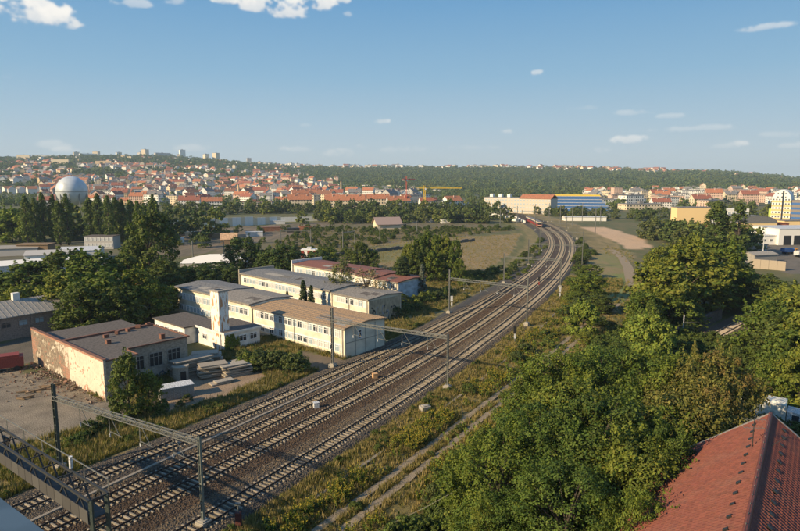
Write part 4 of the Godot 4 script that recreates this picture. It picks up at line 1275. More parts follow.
func make_railway_things() -> void:
	var near_label := ["portal nearest the signal gantry, with dark left mast and thin lattice beam", "portal standing beside the end of the rusty-roofed pavilion", "portal beside the dry field's near corner, masts taller than its beam", "portal where the two left tracks join, beyond the dark hedge", "portal in the bend before the red train, on a broad left footing", "slender portal across the bend before the red train", "slender portal across the bend just before the red train", "far slender portal standing over the red train", "farthest slender portal at the bridge"]
	var spec := [
		[Vector3(-36.5, 0, -62.0), Vector3(-17.6, 0, -51.0), 9.6, 8.6, 8.1, 0.42],
		[Vector3(-11.1, 0, -97.7), Vector3(7.0, 0, -87.1), 10.1, 8.5, 8.0, 0.42],
		[Vector3(11.3, 0, -138.3), Vector3(26.9, 0, -127.0), 10.4, 10.4, 8.3, 0.45],
		[Vector3(30.7, 0, -178.9), Vector3(45.7, 0, -172.2), 9.2, 8.2, 8.0, 0.42],
		[Vector3(45.8, 0, -216.5), Vector3(63.0, 0, -210.0), 9.6, 8.6, 8.0, 0.42],
		[Vector3(61.5, 0, -268.5), Vector3(79.0, 0, -263.0), 8.6, 8.6, 7.8, 0.42],
		[Vector3(73.5, 0, -318.0), Vector3(91.0, 0, -314.0), 8.6, 8.6, 7.8, 0.42],
		[Vector3(81.0, 0, -366.0), Vector3(99.0, 0, -363.5), 8.6, 8.6, 7.8, 0.42],
		[Vector3(87.5, 0, -440.0), Vector3(106.0, 0, -439.0), 8.6, 8.6, 7.8, 0.42]]
	for k in spec.size():
		var s: Array = spec[k]
		portal(near_label[k], s[0], s[1], s[2], s[3], s[4], s[5], [0.2, 0.42, 0.63, 0.84] if k < 3 else [0.25, 0.5, 0.75], M.green_steel if k == 0 else M.steel, M.steel if k else mat(0.2, 0.22, 0.19, 0.6, null, 1.0, 0.2))
	# --- signal gantry with walkway
	var a := Vector3(-20.6, 0, -39.2)
	var b := Vector3(-42.5, 0, -56.0)
	var o := thing("signal_gantry", "dark steel signal gantry with mesh panels and handrail", "gantry", a)
	var d := (b - a)
	var n := d.normalized()
	var s := Vector3(-n.z, 0, n.x)   # towards the camera side or away
	if s.dot(a) > 0: s = -s
	var m := MB.new()
	for h in [7.8, 9.4]:
		for sd in [-0.65, 0.65]: m.bar(s * sd + Vector3(0, h, 0), d + s * sd + Vector3(0, h, 0), 0.16)
	part(o, "chords", m, M.dark_steel)
	m = MB.new()
	var bays := 11
	for i in bays:
		for sd in [-0.65, 0.65]:
			var p: Vector3 = d * (float(i) / bays) + s * sd
			var q: Vector3 = d * (float(i + 1) / bays) + s * sd
			var mid := (p + q) * 0.5
			m.bar(p + Vector3(0, 7.85, 0), mid + Vector3(0, 9.35, 0), 0.1); m.bar(mid + Vector3(0, 9.35, 0), q + Vector3(0, 7.85, 0), 0.1)
		var p2: Vector3 = d * (float(i) / bays)
		m.bar(p2 - s * 0.6 + Vector3(0, 9.42, 0), p2 + s * 0.6 + Vector3(0, 9.42, 0), 0.08)
		m.bar(p2 - s * 0.6 + Vector3(0, 7.8, 0), p2 + s * 0.6 + Vector3(0, 7.8, 0), 0.08)
	part(o, "bracing", m, M.dark_steel)
	m = MB.new(); m.box(d * 0.5 + Vector3(0, 7.93, 0), Vector3(1.1, 0.06, d.length() - 0.4), Basis(s, Vector3.UP, s.cross(Vector3.UP))); part(o, "walkway", m, M.grating)
	for i in bays * 2:
		var f := (i + 0.5) / (bays * 2)
		m = MB.new()
		var nb := s * 0.78 if s.dot(-a) > 0 else s * -0.78
		m.box(d * f + nb + Vector3(0, 8.25, 0), Vector3(0.04, 0.95, d.length() / (bays * 2) - 0.05), Basis(s, Vector3.UP, s.cross(Vector3.UP)))
		part(o, "mesh_panel", m, M.grating if i % 3 else mat(0.115, 0.11, 0.1, 0.7, grain, 1.4, 0.2))
	var nb2 := s * 0.72 if s.dot(-a) > 0 else s * -0.72
	m = MB.new()
	for h in [10.45]: m.bar(-nb2 + Vector3(0, h, 0), d - nb2 + Vector3(0, h, 0), 0.06)
	for i in 9: m.bar(d * (i / 8.0) - nb2 + Vector3(0, 9.4, 0), d * (i / 8.0) - nb2 + Vector3(0, 10.45, 0), 0.05)
	part(o, "handrail", m, M.steel)
	for e in [Vector3.ZERO, d]:
		for sd in [-0.55, 0.55]:
			m = MB.new()
			m.bar(e + s * sd + Vector3(0, -0.2, 0), e + s * sd + Vector3(0, 9.4, 0), 0.24)
			part(o, "leg", m, M.green_steel)
		m = MB.new()
		for i in 9:
			m.bar(e - s * 0.5 + Vector3(0, 0.9 * i, 0), e + s * 0.5 + Vector3(0, 0.9 * i + (0.9 if i % 2 else 0.0), 0), 0.06)
		part(o, "leg_bracing", m, M.green_steel)
	m = MB.new(); m.tube([d * 0.2 - nb2 + Vector3(0, 9.6, 0), d * 0.2 - nb2 + Vector3(0, 10.5, 0)], 0.14, 0.14, 10); part(o, "loudspeaker", m, M.metal_white)
	for f in [0.66, 0.83]:
		var sg := MB.new()
		var bs := Basis(n, Vector3.UP, n.cross(Vector3.UP))
		sg.box(d * f - nb2 * 1.2 + Vector3(0, 7.6, 0), Vector3(1.0, 2.0, 0.12), bs)
		var sp := part(o, "signal_plate", sg, M.black)
		sg = MB.new(); sg.box(d * f - nb2 * 1.2 - n * 0.62 + Vector3(0, 7.4, 0), Vector3(0.16, 1.4, 0.06), bs); part(sp, "white_strip", sg, M.metal_white)
		sg = MB.new(); sg.box(d * f - nb2 * 1.2 - n * 0.62 + Vector3(0, 8.3, 0), Vector3(0.16, 0.35, 0.06), bs); part(sp, "red_strip", sg, M.red_paint)
		sg = MB.new()
		for k in 3: sg.tube([d * f - nb2 * 1.28 + Vector3(0, 8.2 - 0.6 * k, 0), d * f - nb2 * 1.6 + Vector3(0, 8.2 - 0.6 * k, 0)], 0.17, 0.17, 10)
		part(sp, "hoods", sg, M.black)
	# --- small things by the track
	var ft := MB.new(); ft.box(Vector3(0, 0.35, 0), Vector3(1.3, 1.0, 1.1), Basis(Vector3.UP, 0.5)); ft.box(Vector3(0, 0.9, 0), Vector3(0.8, 0.12, 0.7), Basis(Vector3.UP, 0.5))
	single("mast_footing", "bare concrete mast footing without a mast, beside the near track", "footing", ft, M.concrete, Vector3(3.35, 0, -78.45))
	for q in [[trk(58.5, -2.5), "low white switch box between the two left tracks", M.metal_white], [trk(73, -2.3), "low orange-brown box between the rust-brown tracks", mat(0.6, 0.35, 0.16, 0.7)]]:
		var bx := MB.new(); bx.box(Vector3(0, 0.62, 0), Vector3(0.7, 0.75, 0.6), Basis(Vector3.UP, 0.4)); bx.box(Vector3(0, 1.02, 0), Vector3(0.8, 0.06, 0.7), Basis(Vector3.UP, 0.4)); bx.box(Vector3(0, 0.2, 0), Vector3(0.5, 0.2, 0.4), Basis(Vector3.UP, 0.4))
		single("switch_box", q[1], "box", bx, q[2], q[0])
	var sig := [[trk(165, 1.9), M.black, M.red_paint, "black signal post between the tracks in the bend"], [trk(205, 7.2), M.black, M.red_paint, "black and red signal post outside the bend"], [trk(150, 10.2), M.metal_white, M.metal_white, "plain white marker post outside the bend"], [trk(104, 10.3), M.black, M.metal_white, "short black signal post by the track"], [trk(127, -11.2), M.metal_white, M.metal_white, "white distance post on the grey strip beside the field"]]
	for q in sig:
		var p := thing("signal_post", q[3], "signal", q[0])
		var mm := MB.new(); mm.tube([Vector3(0, -0.1, 0), Vector3(0, 2.6, 0)], 0.07, 0.07, 8); part(p, "post", mm, M.steel)
		mm = MB.new(); mm.box(Vector3(0, 2.6, 0), Vector3(0.55, 1.3, 0.2)); part(p, "head", mm, q[1])
		mm = MB.new(); mm.box(Vector3(0, 1.3, 0.06), Vector3(0.35, 0.9, 0.05)); part(p, "plate", mm, q[2])
	var re := thing("relay_box", "rusty relay post at the track edge below the near portal", "signal", Vector3(-14.42, 0, -50.95))
	var rm := MB.new(); rm.span(Vector3(-0.25, -0.1, -0.2), Vector3(0.25, 1.5, 0.2)); part(re, "cabinet", rm, M.dark_red)
	rm = MB.new(); rm.tube([Vector3(0, 1.5, 0), Vector3(0, 2.4, 0)], 0.05, 0.05, 6); rm.box(Vector3(0, 2.3, 0), Vector3(0.5, 0.2, 0.3)); part(re, "post", rm, M.steel)
	# --- the red train
	var tr := thing("train", "short red and cream railcar train rounding the bend", "train", trk(395, -4.9))
	var at := tr.position
	for k in 3:
		var s0 := 385.0 + 19.0 * k
		var c := trk(s0 + 9, -4.9) - at
		var bs := Basis(Vector3.UP, heading(s0 + 9))
		var car := MB.new(); car.box(c + Vector3(0, 1.75, 0), Vector3(2.9, 1.5, 18.2), bs); var cm := part(tr, "car_body", car, M.red_paint)
		car = MB.new(); car.box(c + Vector3(0, 2.9, 0), Vector3(2.86, 0.8, 18.1), bs); part(cm, "window_band", car, M.glass)
		car = MB.new(); car.box(c + Vector3(0, 3.5, 0), Vector3(2.92, 0.4, 18.2), bs); part(cm, "cream_band", car, M.wall_cream)
		car = MB.new(); car.box(c + Vector3(0, 3.85, 0), Vector3(2.5, 0.3, 18.0), bs); part(cm, "roof", car, M.grey_roof)
		for i in [-6.5, 6.5]:
			car = MB.new(); car.box(c + bs * Vector3(0, 0.75, i), Vector3(2.3, 0.5, 3.0), bs); part(cm, "bogie", car, M.black)
		if k == 0:
			car = MB.new(); car.box(c + bs * Vector3(0, 2.6, 9.13), Vector3(2.3, 0.9, 0.08), bs); part(cm, "windscreen", car, M.glass)
			car = MB.new(); car.box(c + bs * Vector3(0, 1.5, 9.13), Vector3(2.6, 0.4, 0.06), bs); part(cm, "cream_front", car, M.wall_cream)
	# --- bridge and white wall at the far end
	var br := thing("rail_bridge", "white-sided concrete rail bridge at the far end of the bend", "bridge", Vector3(81.98, 0, -410.95))
	for k in 4:
		var bm := MB.new(); bm.box(trk(430 + 16 * k, -9.5) - br.position + Vector3(0, 1.2, 0), Vector3(0.5, 1.6, 15.4), Basis(Vector3.UP, heading(430 + 16 * k))); part(br, "parapet", bm, M.wall_white)
		bm = MB.new(); bm.box(trk(424 + 16 * k, -10.5) - br.position + Vector3(0, -0.8, 0), Vector3(2.2, 3.0, 2.0), Basis(Vector3.UP, heading(430 + 16 * k))); part(br, "pier", bm, M.concrete)
	var ww := along("noise_wall", "white panelled wall beside the far end of the tracks", "wall", Vector3(84.74, 0, -439.53), Vector2(-0.12, -0.99))
	for k in 10:
		var wm := MB.new(); wm.span(Vector3(10.0 * k + 0.1, -0.3, 0), Vector3(10.0 * k + 9.9, 3.6, 0.3)); part(ww, "panel", wm, M.wall_white)

func make_far_masts() -> void:
	var places := [[Vector3(-25.28, 0, -269.75), 8], [Vector3(-20.54, 0, -277.75), 7.77], [Vector3(-10.17, 0, -309.81), 7.63], [Vector3(9.75, 0, -350.1), 6.88], [Vector3(40.05, 0, -370.71), 7.27], [Vector3(-82.46, 0, -241.85), 6.4], [Vector3(-71.94, 0, -248.28), 6.16], [Vector3(-57.68, 0, -295.22), 6.8], [Vector3(-43.14, 0, -295.22), 6.8], [Vector3(63.13, 0, -385.83), 11.33], [Vector3(80.34, 0, -420.06), 12.31], [Vector3(96.95, 0, -439.53), 12.87], [Vector3(109.87, 0, -420.06), 13], [Vector3(113.14, 0, -402.23), 14.41], [Vector3(137.33, 0, -420.06), 12.31], [Vector3(109.82, 0, -343.72), 14.59], [Vector3(112.15, 0, -460.88), 12.74], [Vector3(130.71, 0, -439.53), 13.59], [Vector3(223.89, 0, -497.04), 11.31], [Vector3(195.3, 0, -484.38), 11.02]]
	for k in places.size():
		var q: Array = places[k]
		var o := thing("line_mast", "thin grey mast of the railway lines beyond the dry field", "mast", q[0], 0.0, "line masts beyond the field")
		var m := MB.new(); m.tube([Vector3(0, -0.2, 0), Vector3(0, q[1], 0)], 0.24, 0.2, 6); part(o, "pole", m, M.steel)
		m = MB.new(); m.bar(Vector3(0, q[1] - 0.8, 0), Vector3(-3.2, q[1] - 0.6, 0), 0.1); m.bar(Vector3(0, q[1] - 2.2, 0), Vector3(-3.0, q[1] - 0.7, 0), 0.1); part(o, "arm", m, M.steel)
	for q in [[Vector3(-25.28, 0, -269.75), Vector3(-20.54, 0, -277.75), 7.2], [Vector3(-82.46, 0, -241.85), Vector3(-71.94, 0, -248.28), 5.5], [Vector3(-57.68, 0, -295.22), Vector3(-43.14, 0, -295.22), 6.0], [Vector3(-10.17, 0, -309.81), Vector3(9.75, 0, -350.1), 6.2]]:
		var o := thing("mast_beam", "thin crossbeam between two masts of the line beyond the field", "gantry", q[0], 0.0, "crossbeams beyond the field")
		var m := MB.new(); truss(m, Vector3(0, q[2], 0), q[1] - q[0] + Vector3(0, q[2], 0), 0.4, 0.4, 16, 0.09, 0.05)
		part(o, "beam", m, M.steel)

# ------------------------------------------------------------------ middle distance, left
func hall(called: String, label: String, category: String, at: Vector3, dir: Vector2, w: float, d: float, h: float, rise: float, wall: Material, roof: Material, wins := 0, group := "", over := 0.3) -> Node3D:
	var o := along(called, label, category, at, dir, group)
	var m := MB.new()
	m.span(Vector3(0, -0.6, 0), Vector3(w, h, d))
	if rise > 0.0:
		m.tri(Vector3(0, h, d), Vector3(0, h, 0), Vector3(0, h + rise, d / 2)); m.tri(Vector3(w, h, 0), Vector3(w, h, d), Vector3(w, h + rise, d / 2))
	part(o, "wall", m, wall)
	if rise > 0.0: gable_roof(o, Vector3(0, h, 0), w, d, rise, over, roof, 0)
	else:
		m = MB.new(); m.span(Vector3(-over, h + 0.003, -over), Vector3(w + over, h + 0.3, d + over)); part(o, "roof", m, roof)
	for k in wins: window(o, Vector3(w * (k + 0.5) / wins, h * 0.4, -0.03), minf(2.2, w / wins * 0.6), h * 0.35, M.glass)
	return o
func make_middle() -> void:
	var r := RandomNumberGenerator.new()
	r.seed = 9
	# white sheds at the left edge, local x runs right and away
	hall("warehouse", "long low white warehouse with pale grey roof at the grove", "warehouse", Vector3(-140.84, 0, -198.06), Vector2(0.82, -0.57), 38, 12, 3.2, 1.0, M.metal_white, M.wall_white, 8)
	hall("warehouse", "white gabled warehouse with bright end wall behind the long low one", "warehouse", Vector3(-138.21, 0, -227.12), Vector2(0.93, -0.36), 16, 11, 3.6, 1.2, M.wall_white, M.wall_grey, 2)
	hall("warehouse", "white warehouse with shallow pale roof, next to the grey two-storey block", "warehouse", Vector3(-131.39, 0, -238.76), Vector2(0.96, -0.28), 14, 10, 3.8, 1.0, M.metal_white, M.metal_white, 3)
	hall("warehouse", "grey flat warehouse behind the bright white gable", "warehouse", Vector3(-173.96, 0, -251.62), Vector2(0.95, -0.3), 24, 12, 3.0, 0.7, M.wall_grey, M.fibre_roof, 0)
	var g := along("office_block", "grey two-storey panel office block before the poplar row", "building", Vector3(-139.71, 0, -269.75), Vector2(1, -0.05))
	var m := MB.new(); m.span(Vector3(0, -0.5, -8), Vector3(12.5, 5.4, 0)); part(g, "wall", m, M.wall_grey)
	m = MB.new(); m.span(Vector3(-0.2, 5.403, -8.2), Vector3(12.7, 5.65, 0.2)); part(g, "roof", m, M.bitumen)
	for k in 7:
		for f in 2: window(g, Vector3(1.0 + 1.75 * k, 0.9 + 2.6 * f, 0.03), 1.3, 1.5, M.curtain, PI)
	hall("brown_shed", "brown wooden shed before the poplar row", "shed", Vector3(-156.98, 0, -255.05), Vector2(0.98, -0.1), 12, 7, 4.0, 0.0, M.wood, M.wood)
	for q in [[Vector3(-217.45, 0, -331.63), 9.0], [Vector3(-208.37, 0, -343.72), 14.0]]: hall("site_cabin", "white site cabin under the poplars", "cabin", q[0], Vector2(1, 0), q[1], 3, 3.0, 0.0, M.wall_white, M.metal_white, 3, "cabins under the poplars")
	# heap of rusty barrels and cars seen through the grove
	for k in 14:
		var px := Vector3(-95.96, 0, -169.03) + Vector3(r.randf_range(0, 24), 0, r.randf_range(-12, 6))
		m = MB.new(); m.box(Vector3(0, 0.5, 0), Vector3(3.8, 0.7, 1.6)); m.box(Vector3(-0.1, 1.05, 0), Vector3(2.0, 0.55, 1.45))
		var car := thing("parked_car", "small parked car half hidden by the trees of the grove", "car", px, r.randf() * TAU, "cars parked among the grove")
		part(car, "body", m, [M.metal_white, M.orange_paint, M.yellow, M.aluminium, M.red_paint][k % 5])
		m = MB.new(); m.box(Vector3(-0.1, 1.08, 0), Vector3(2.04, 0.34, 1.3)); part(car, "glass_band", m, M.glass)
		for w in 4:
			m = MB.new(); var wx := -1.2 if w < 2 else 1.2; var wz := -0.75 if w % 2 else 0.75
			m.tube([Vector3(wx, 0.3, wz - 0.1), Vector3(wx, 0.3, wz + 0.1)], 0.3, 0.3, 10); part(car, "wheel", m, M.rubber)
	# white tent roof
	var tent := along("tent_hall", "hall with a white tented membrane roof behind the dark trees", "hall", Vector3(-75.2, 0, -206.9), Vector2(1, -0.12))
	m = MB.new()
	for k in 5:
		var x0 := 4.4 * k
		var x1 := 4.4 * (k + 1)
		var ya := 2.4 + 2.0 * sin(PI * (x0 / 22.0)) + 0.3
		var yb := 2.4 + 2.0 * sin(PI * (x1 / 22.0)) + 0.3
		m.quad(Vector3(x0, 2.2, 0), Vector3(x1, 2.2, 0), Vector3(x1, yb, -6), Vector3(x0, ya, -6)); m.quad(Vector3(x0, ya, -6), Vector3(x1, yb, -6), Vector3(x1, 2.2, -12), Vector3(x0, 2.2, -12))
	part(tent, "membrane", m, M.wall_white)
	m = MB.new(); m.span(Vector3(0.2, -0.3, -11.8), Vector3(21.8, 2.19, -0.2)); part(tent, "wall", m, M.wall_grey)
	# red hut
	var hut := thing("red_hut", "red and white striped two-storey hut behind the red-brown pavilion", "hut", Vector3(-34.5, 0, -229.92))
	for k in 5:
		m = MB.new(); m.span(Vector3(-2.9 + 1.16 * k, -0.3, -4), Vector3(-2.9 + 1.16 * (k + 1) - 0.01, 4.0, 0)); part(hut, "panel", m, M.red_paint if k % 2 == 0 else M.wall_white)
	m = MB.new(); m.span(Vector3(-3.1, 4.003, -4.2), Vector3(3.1, 4.35, 0.2)); part(hut, "roof", m, M.wall_white)
	m = MB.new(); m.span(Vector3(-0.8, 4.353, -2.6), Vector3(0.8, 5.2, -1.2)); part(hut, "roof_box", m, M.metal_white)
	for k in 3: window(hut, Vector3(-1.75 + 1.75 * k, 1.6, 0.03), 0.9, 1.2, M.glass, PI)
	# long walls
	var wl := along("concrete_wall", "long grey concrete retaining wall below the tree belt", "wall", Vector3(-140.78, 0, -370.71), Vector2(0.75, -0.66))
	for k in 26:
		m = MB.new(); m.span(Vector3(3.0 * k + 0.04, -0.3, 0), Vector3(3.0 * k + 2.96, 5.8 - (0.8 if k > 18 else 0.0), 0.4)); part(wl, "panel", m, [M.wall_white, M.wall_cream, M.wall_white][k % 3])
	wl = along("white_wall", "low white wall continuing the grey retaining wall", "wall", Vector3(-86.9, 0, -439.53), Vector2(0.93, -0.37))
	for k in 10:
		m = MB.new(); m.span(Vector3(3.0 * k + 0.04, -0.3, 0), Vector3(3.0 * k + 2.96, 3.4, 0.3)); part(wl, "panel", m, M.wall_white)
	wl = along("stone_wall", "low dark stone wall along the old line behind the field", "wall", Vector3(-38.37, 0, -232.8), Vector2(0.72, -0.69))
	for k in 40:
		m = MB.new(); m.box(Vector3(2.6 * k + 1.3, 0.5, 0.5), Vector3(2.5, 1.6 + 0.5 * sin(k * 2.1), 1.0), Basis(Vector3.UP, 0.06 * sin(k * 3.7))); part(wl, "block", m, mat(0.12, 0.115, 0.105, 0.95, blotch, 0.3) if k == 0 else wl.get_child(0).material_override)
	# barn and cottage, sheds and stored things in the storage yard
	hall("wooden_barn", "light wooden gabled barn in the storage yard", "barn", Vector3(-86.28, 0, -295.22), Vector2(0.97, -0.2), 7.5, 7, 2.4, 2.6, M.wood, M.sand)
	hall("cottage", "cottage with large pinkish grey hipped roof beyond the field", "cottage", Vector3(-17.04, 0, -385.83), Vector2(0.95, -0.3), 15, 11, 3.4, 3.6, M.wall_cream, mat(0.3, 0.22, 0.19, 0.9), 3, "", 1.0)
	var stored := [[Vector3(-110.9, 0, -331.63), M.red_paint, "red tarpaulin-covered stack in the storage yard", 6.0], [Vector3(-116.33, 0, -331.63), M.wall_cream, "low cream shed in the storage yard", 9.0], [Vector3(-110.28, 0, -299.93), M.wall_white, "white container in the storage yard", 4.0], [Vector3(-101.4, 0, -320.36), M.wood, "brown open shed in the storage yard", 8.0], [Vector3(-83.72, 0, -331.63), M.metal_white, "long white container in the storage yard", 9.0], [Vector3(-82.15, 0, -363.57), M.roof_brown, "brown low store in the storage yard", 12.0], [Vector3(-66.01, 0, -356.71), M.black, "black trailer in the storage yard", 7.0], [Vector3(-61.29, 0, -370.71), M.roof_orange, "orange-topped trailer in the storage yard", 7.0], [Vector3(-18.88, 0, -224.38), M.wall_cream, "white beehive wagon at the edge of the dry field", 4.5], [Vector3(17.95, 0, -439.53), M.metal_white, "white caravan at the tree belt beyond the field", 8.0], [Vector3(28.08, 0, -429.58), M.wall_white, "pale caravan at the tree belt beyond the field", 6.0], [Vector3(-89.27, 0, -420.06), M.metal_white, "stack of white pipes by the retaining wall", 10.0]]
	for q in stored: hall("storage_box", q[2], "container", q[0], Vector2(0.97, -0.24), q[3], 4, 2.2, 0.0, q[1], q[1], 0, "", 0.1)
	# silver gas sphere
	var gs := thing("gas_sphere", "large silver spherical gas tank rising behind the poplar row", "tank", Vector3(-300.65, 19.57, -565))
	m = MB.new(); m.ellipsoid(Vector3.ZERO, Vector3.ONE * 13.4, 36, 22); part(gs, "shell", m, M.aluminium)
	m = MB.new()
	for k in 24:
		var an := TAU * k / 24
		m.bar(Vector3(cos(an) * 13.5, -0.4, sin(an) * 13.5), Vector3(cos(TAU * (k + 1) / 24) * 13.5, -0.4, sin(TAU * (k + 1) / 24) * 13.5), 0.3)
	part(gs, "walkway", m, M.steel)
	for k in 10:
		var an := TAU * k / 10
		m = MB.new(); m.tube([Vector3(cos(an) * 12.8, -2, sin(an) * 12.8), Vector3(cos(an) * 12.8, -gs.position.y - 0.5, sin(an) * 12.8)], 0.5, 0.5, 8); part(gs, "leg", m, M.steel)
	m = MB.new(); m.tube([Vector3(0, 13.3, 0), Vector3(0, 14.2, 0)], 1.0, 1.0, 10); part(gs, "top_valve", m, M.steel)

# ------------------------------------------------------------------ right side
func make_right() -> void:
	var r := RandomNumberGenerator.new()
	r.seed = 19
	# depot with garages, lorries
	var dp := along("lorry_depot", "white depot building with dark open garage doors beside the yellow lorries", "building", Vector3(165.49, 0, -286.22), Vector2(0.92, -0.1))
	var m := MB.new(); m.span(Vector3(0, -0.5, -14), Vector3(12, 4.2, 0)); m.span(Vector3(12.003, -0.5, -18), Vector3(46, 7.4, 1.5)); part(dp, "wall", m, M.wall_white)
	m = MB.new(); m.span(Vector3(-0.2, 4.203, -14.2), Vector3(12, 4.5, 0.2)); m.span(Vector3(11.9, 7.403, -18.2), Vector3(46.2, 7.7, 1.7)); part(dp, "roof", m, M.metal_white)
	for k in 6:
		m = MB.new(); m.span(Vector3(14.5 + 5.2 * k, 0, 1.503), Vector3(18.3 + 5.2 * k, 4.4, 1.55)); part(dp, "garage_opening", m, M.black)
	for k in 3: window(dp, Vector3(2.5 + 3.4 * k, 1.6, 0.03), 1.6, 1.2, M.glass, PI)
	for q in [[Vector3(153.16, 0, -258.58), M.orange_paint, "orange dustcart parked in the depot yard", 0.5], [Vector3(161.12, 0, -251.62), M.blue_glass, "blue and orange lorry parked in the depot yard", 0.2], [Vector3(160.15, 0, -241.85), M.metal_white, "white van parked in the depot yard", 0.3], [Vector3(181.88, 0, -315), M.yellow, "yellow forklift by the depot's low wing", 0.2]]:
		lorry("lorry", q[2], q[0], q[3], 6.5, 2.4, 2.6, q[1], M.orange_paint if q[1] != M.metal_white else M.metal_white, "lorries in the depot yard")
	hall("yard_shed", "dark low shed behind the poplars by the depot", "shed", Vector3(142.95, 0, -258.58), Vector2(0.9, -0.3), 9, 7, 3.4, 0.0, M.wall_grey, M.grey_roof, 2)
	hall("yard_shed", "pale corrugated shed between the wood and the depot yard", "shed", Vector3(127.35, 0, -227.12), Vector2(0.9, -0.3), 11, 6, 3.2, 0.8, M.fibre_roof, M.fibre_roof)
	var wl := along("yard_wall", "pale wall at the corner of the depot yard", "wall", Vector3(123.01, 0, -211.62), Vector2(0.75, 0.66))
	for k in 4:
		m = MB.new(); m.span(Vector3(2.5 * k + 0.03, -0.3, 0), Vector3(2.5 * k + 2.47, 3.2, 0.3)); part(wl, "panel", m, M.slab)
	var lp := thing("depot_mast", "tall pale lighting mast in the depot yard", "mast", Vector3(135.59, 0, -227.12))
	m = MB.new(); m.tube([Vector3(0, -0.2, 0), Vector3(0, 13, 0)], 0.2, 0.1, 8); part(lp, "pole", m, M.metal_white)
	m = MB.new(); m.box(Vector3(0, 13, 0), Vector3(1.6, 0.25, 0.4)); part(lp, "lamp_head", m, M.steel)
	# yellow building and its white wing
	var yb := along("yellow_hall", "plain yellow windowless hall with white wing behind the wood", "building", Vector3(177.82, 0, -393.86), Vector2(0.99, -0.05))
	m = MB.new(); m.span(Vector3(0, -0.5, -8), Vector3(22, 12.4, 0)); part(yb, "wall", m, M.ochre)
	m = MB.new(); m.span(Vector3(-0.2, 12.403, -8.2), Vector3(22.2, 12.8, 0.2)); part(yb, "roof", m, M.roof_grey)
	m = MB.new(); m.span(Vector3(22.003, -0.5, -10), Vector3(48, 11.6, -0.5)); part(yb, "white_wing", m, M.wall_white)
	for f in 3:
		for k in 9: window(yb, Vector3(24.0 + 2.7 * k, 1.6 + 3.3 * f, -0.47), 1.8, 1.5, M.pale_glass, PI)
	m = MB.new(); m.span(Vector3(0.02, -0.3, 0.003), Vector3(21.98, 0.9, 0.08)); part(yb, "red_base", m, M.red_paint)
	# striped building with arched top
	var ab := along("arched_tower_block", "white and orange striped block with rounded arched top", "building", Vector3(271.96, 0, -449.96), Vector2(0.78, 0.62))
	ab.scale = Vector3(0.6, 1, 0.45)
	var arch := PackedVector2Array([Vector2(0, -0.5), Vector2(20, -0.5)])
	for k in 13: arch.append(Vector2(10 + 10 * cos(PI * k / 12), 15 + 8 * sin(PI * k / 12)))
	m = MB.new()
	var tri := Geometry2D.triangulate_polygon(arch)
	for i in range(0, tri.size(), 3):
		var p := []
		for k in 3: p.append(Vector3(arch[tri[i + k]].x, arch[tri[i + k]].y, 0))
		if (p[1] - p[0]).cross(p[2] - p[0]).z < 0: p.reverse()
		m.tri(p[0], p[1], p[2])
	for k in range(1, arch.size()):
		var p := arch[k]
		var q := arch[(k + 1) % arch.size()]
		m.quad(Vector3(p.x, p.y, 0), Vector3(p.x, p.y, -40), Vector3(q.x, q.y, -40), Vector3(q.x, q.y, 0))
	part(ab, "shell", m, M.wall_white)
	for f in 5:
		m = MB.new(); m.span(Vector3(0.02, 1.2 + 3.1 * f, 0.003), Vector3(19.98, 2.6 + 3.1 * f, 0.12)); part(ab, "orange_stripe", m, mat(0.7, 0.46, 0.2, 0.8) if f == 0 else ab.get_child(1).material_override)
		for k in 6:
			if k != 3: window(ab, Vector3(1.8 + 3.2 * k, 2.75 + 3.1 * f, 0.1), 1.9, 1.3, M.glass, PI)
	for f in 2:
		for k in 3: window(ab, Vector3(6.0 + 4.0 * k, 17.0 + 2.6 * f, 0.05), 1.6, 1.2, M.glass, PI)
	m = MB.new(); m.span(Vector3(10.6, -0.3, 0.02), Vector3(12.4, 22, 0.25)); part(ab, "glass_stair_strip", m, M.glass)
	m = MB.new(); m.span(Vector3(-2.6, -0.3, -4), Vector3(-0.004, 9, -0.5)); part(ab, "lime_banner", m, mat(0.42, 0.5, 0.1, 0.7))
	m = MB.new(); m.span(Vector3(20.3, -0.5, -30), Vector3(60, 15.5, -2)); part(ab, "dark_wing", m, mat(0.2, 0.17, 0.14, 0.6))
	for f in 4:
		m = MB.new(); m.span(Vector3(20.31, 2.0 + 3.4 * f, -1.997), Vector3(59.9, 3.5 + 3.4 * f, -1.9)); part(ab, "wing_window_band", m, M.blue_glass)
	var vt := along("vaulted_hall", "hall with dark vaulted roof beside the striped block", "hall", Vector3(197.45, 0, -356.71), Vector2(0.98, -0.1))
	m = MB.new(); m.span(Vector3(0, -0.5, -20), Vector3(24, 5, 0)); part(vt, "wall", m, M.ochre)
	m = MB.new()
	for k in 10:
		var a0 := PI * k / 10
		var a1 := PI * (k + 1) / 10
		m.quad(Vector3(12 - 12.3 * cos(a0), 5 + 4.5 * sin(a0), -20.2), Vector3(12 - 12.3 * cos(a0), 5 + 4.5 * sin(a0), 0.2), Vector3(12 - 12.3 * cos(a1), 5 + 4.5 * sin(a1), 0.2), Vector3(12 - 12.3 * cos(a1), 5 + 4.5 * sin(a1), -20.2))
		m.tri(Vector3(12, 5, 0.1), Vector3(12 - 12.2 * cos(a1), 5 + 4.4 * sin(a1), 0.1), Vector3(12 - 12.2 * cos(a0), 5 + 4.4 * sin(a0), 0.1))
	part(vt, "roof", m, M.grey_roof)
	hall("red_shed", "low brick-red shed beyond the depot", "shed", Vector3(216.64, 0, -370.71), Vector2(0.99, -0.05), 14, 8, 4.5, 0.0, M.roof_red, M.roof_red)
	hall("ochre_shed", "long low ochre shed beyond the depot", "shed", Vector3(232.06, 0, -378.12), Vector2(0.99, -0.05), 40, 8, 5.5, 0.0, M.ochre, M.grey_roof)
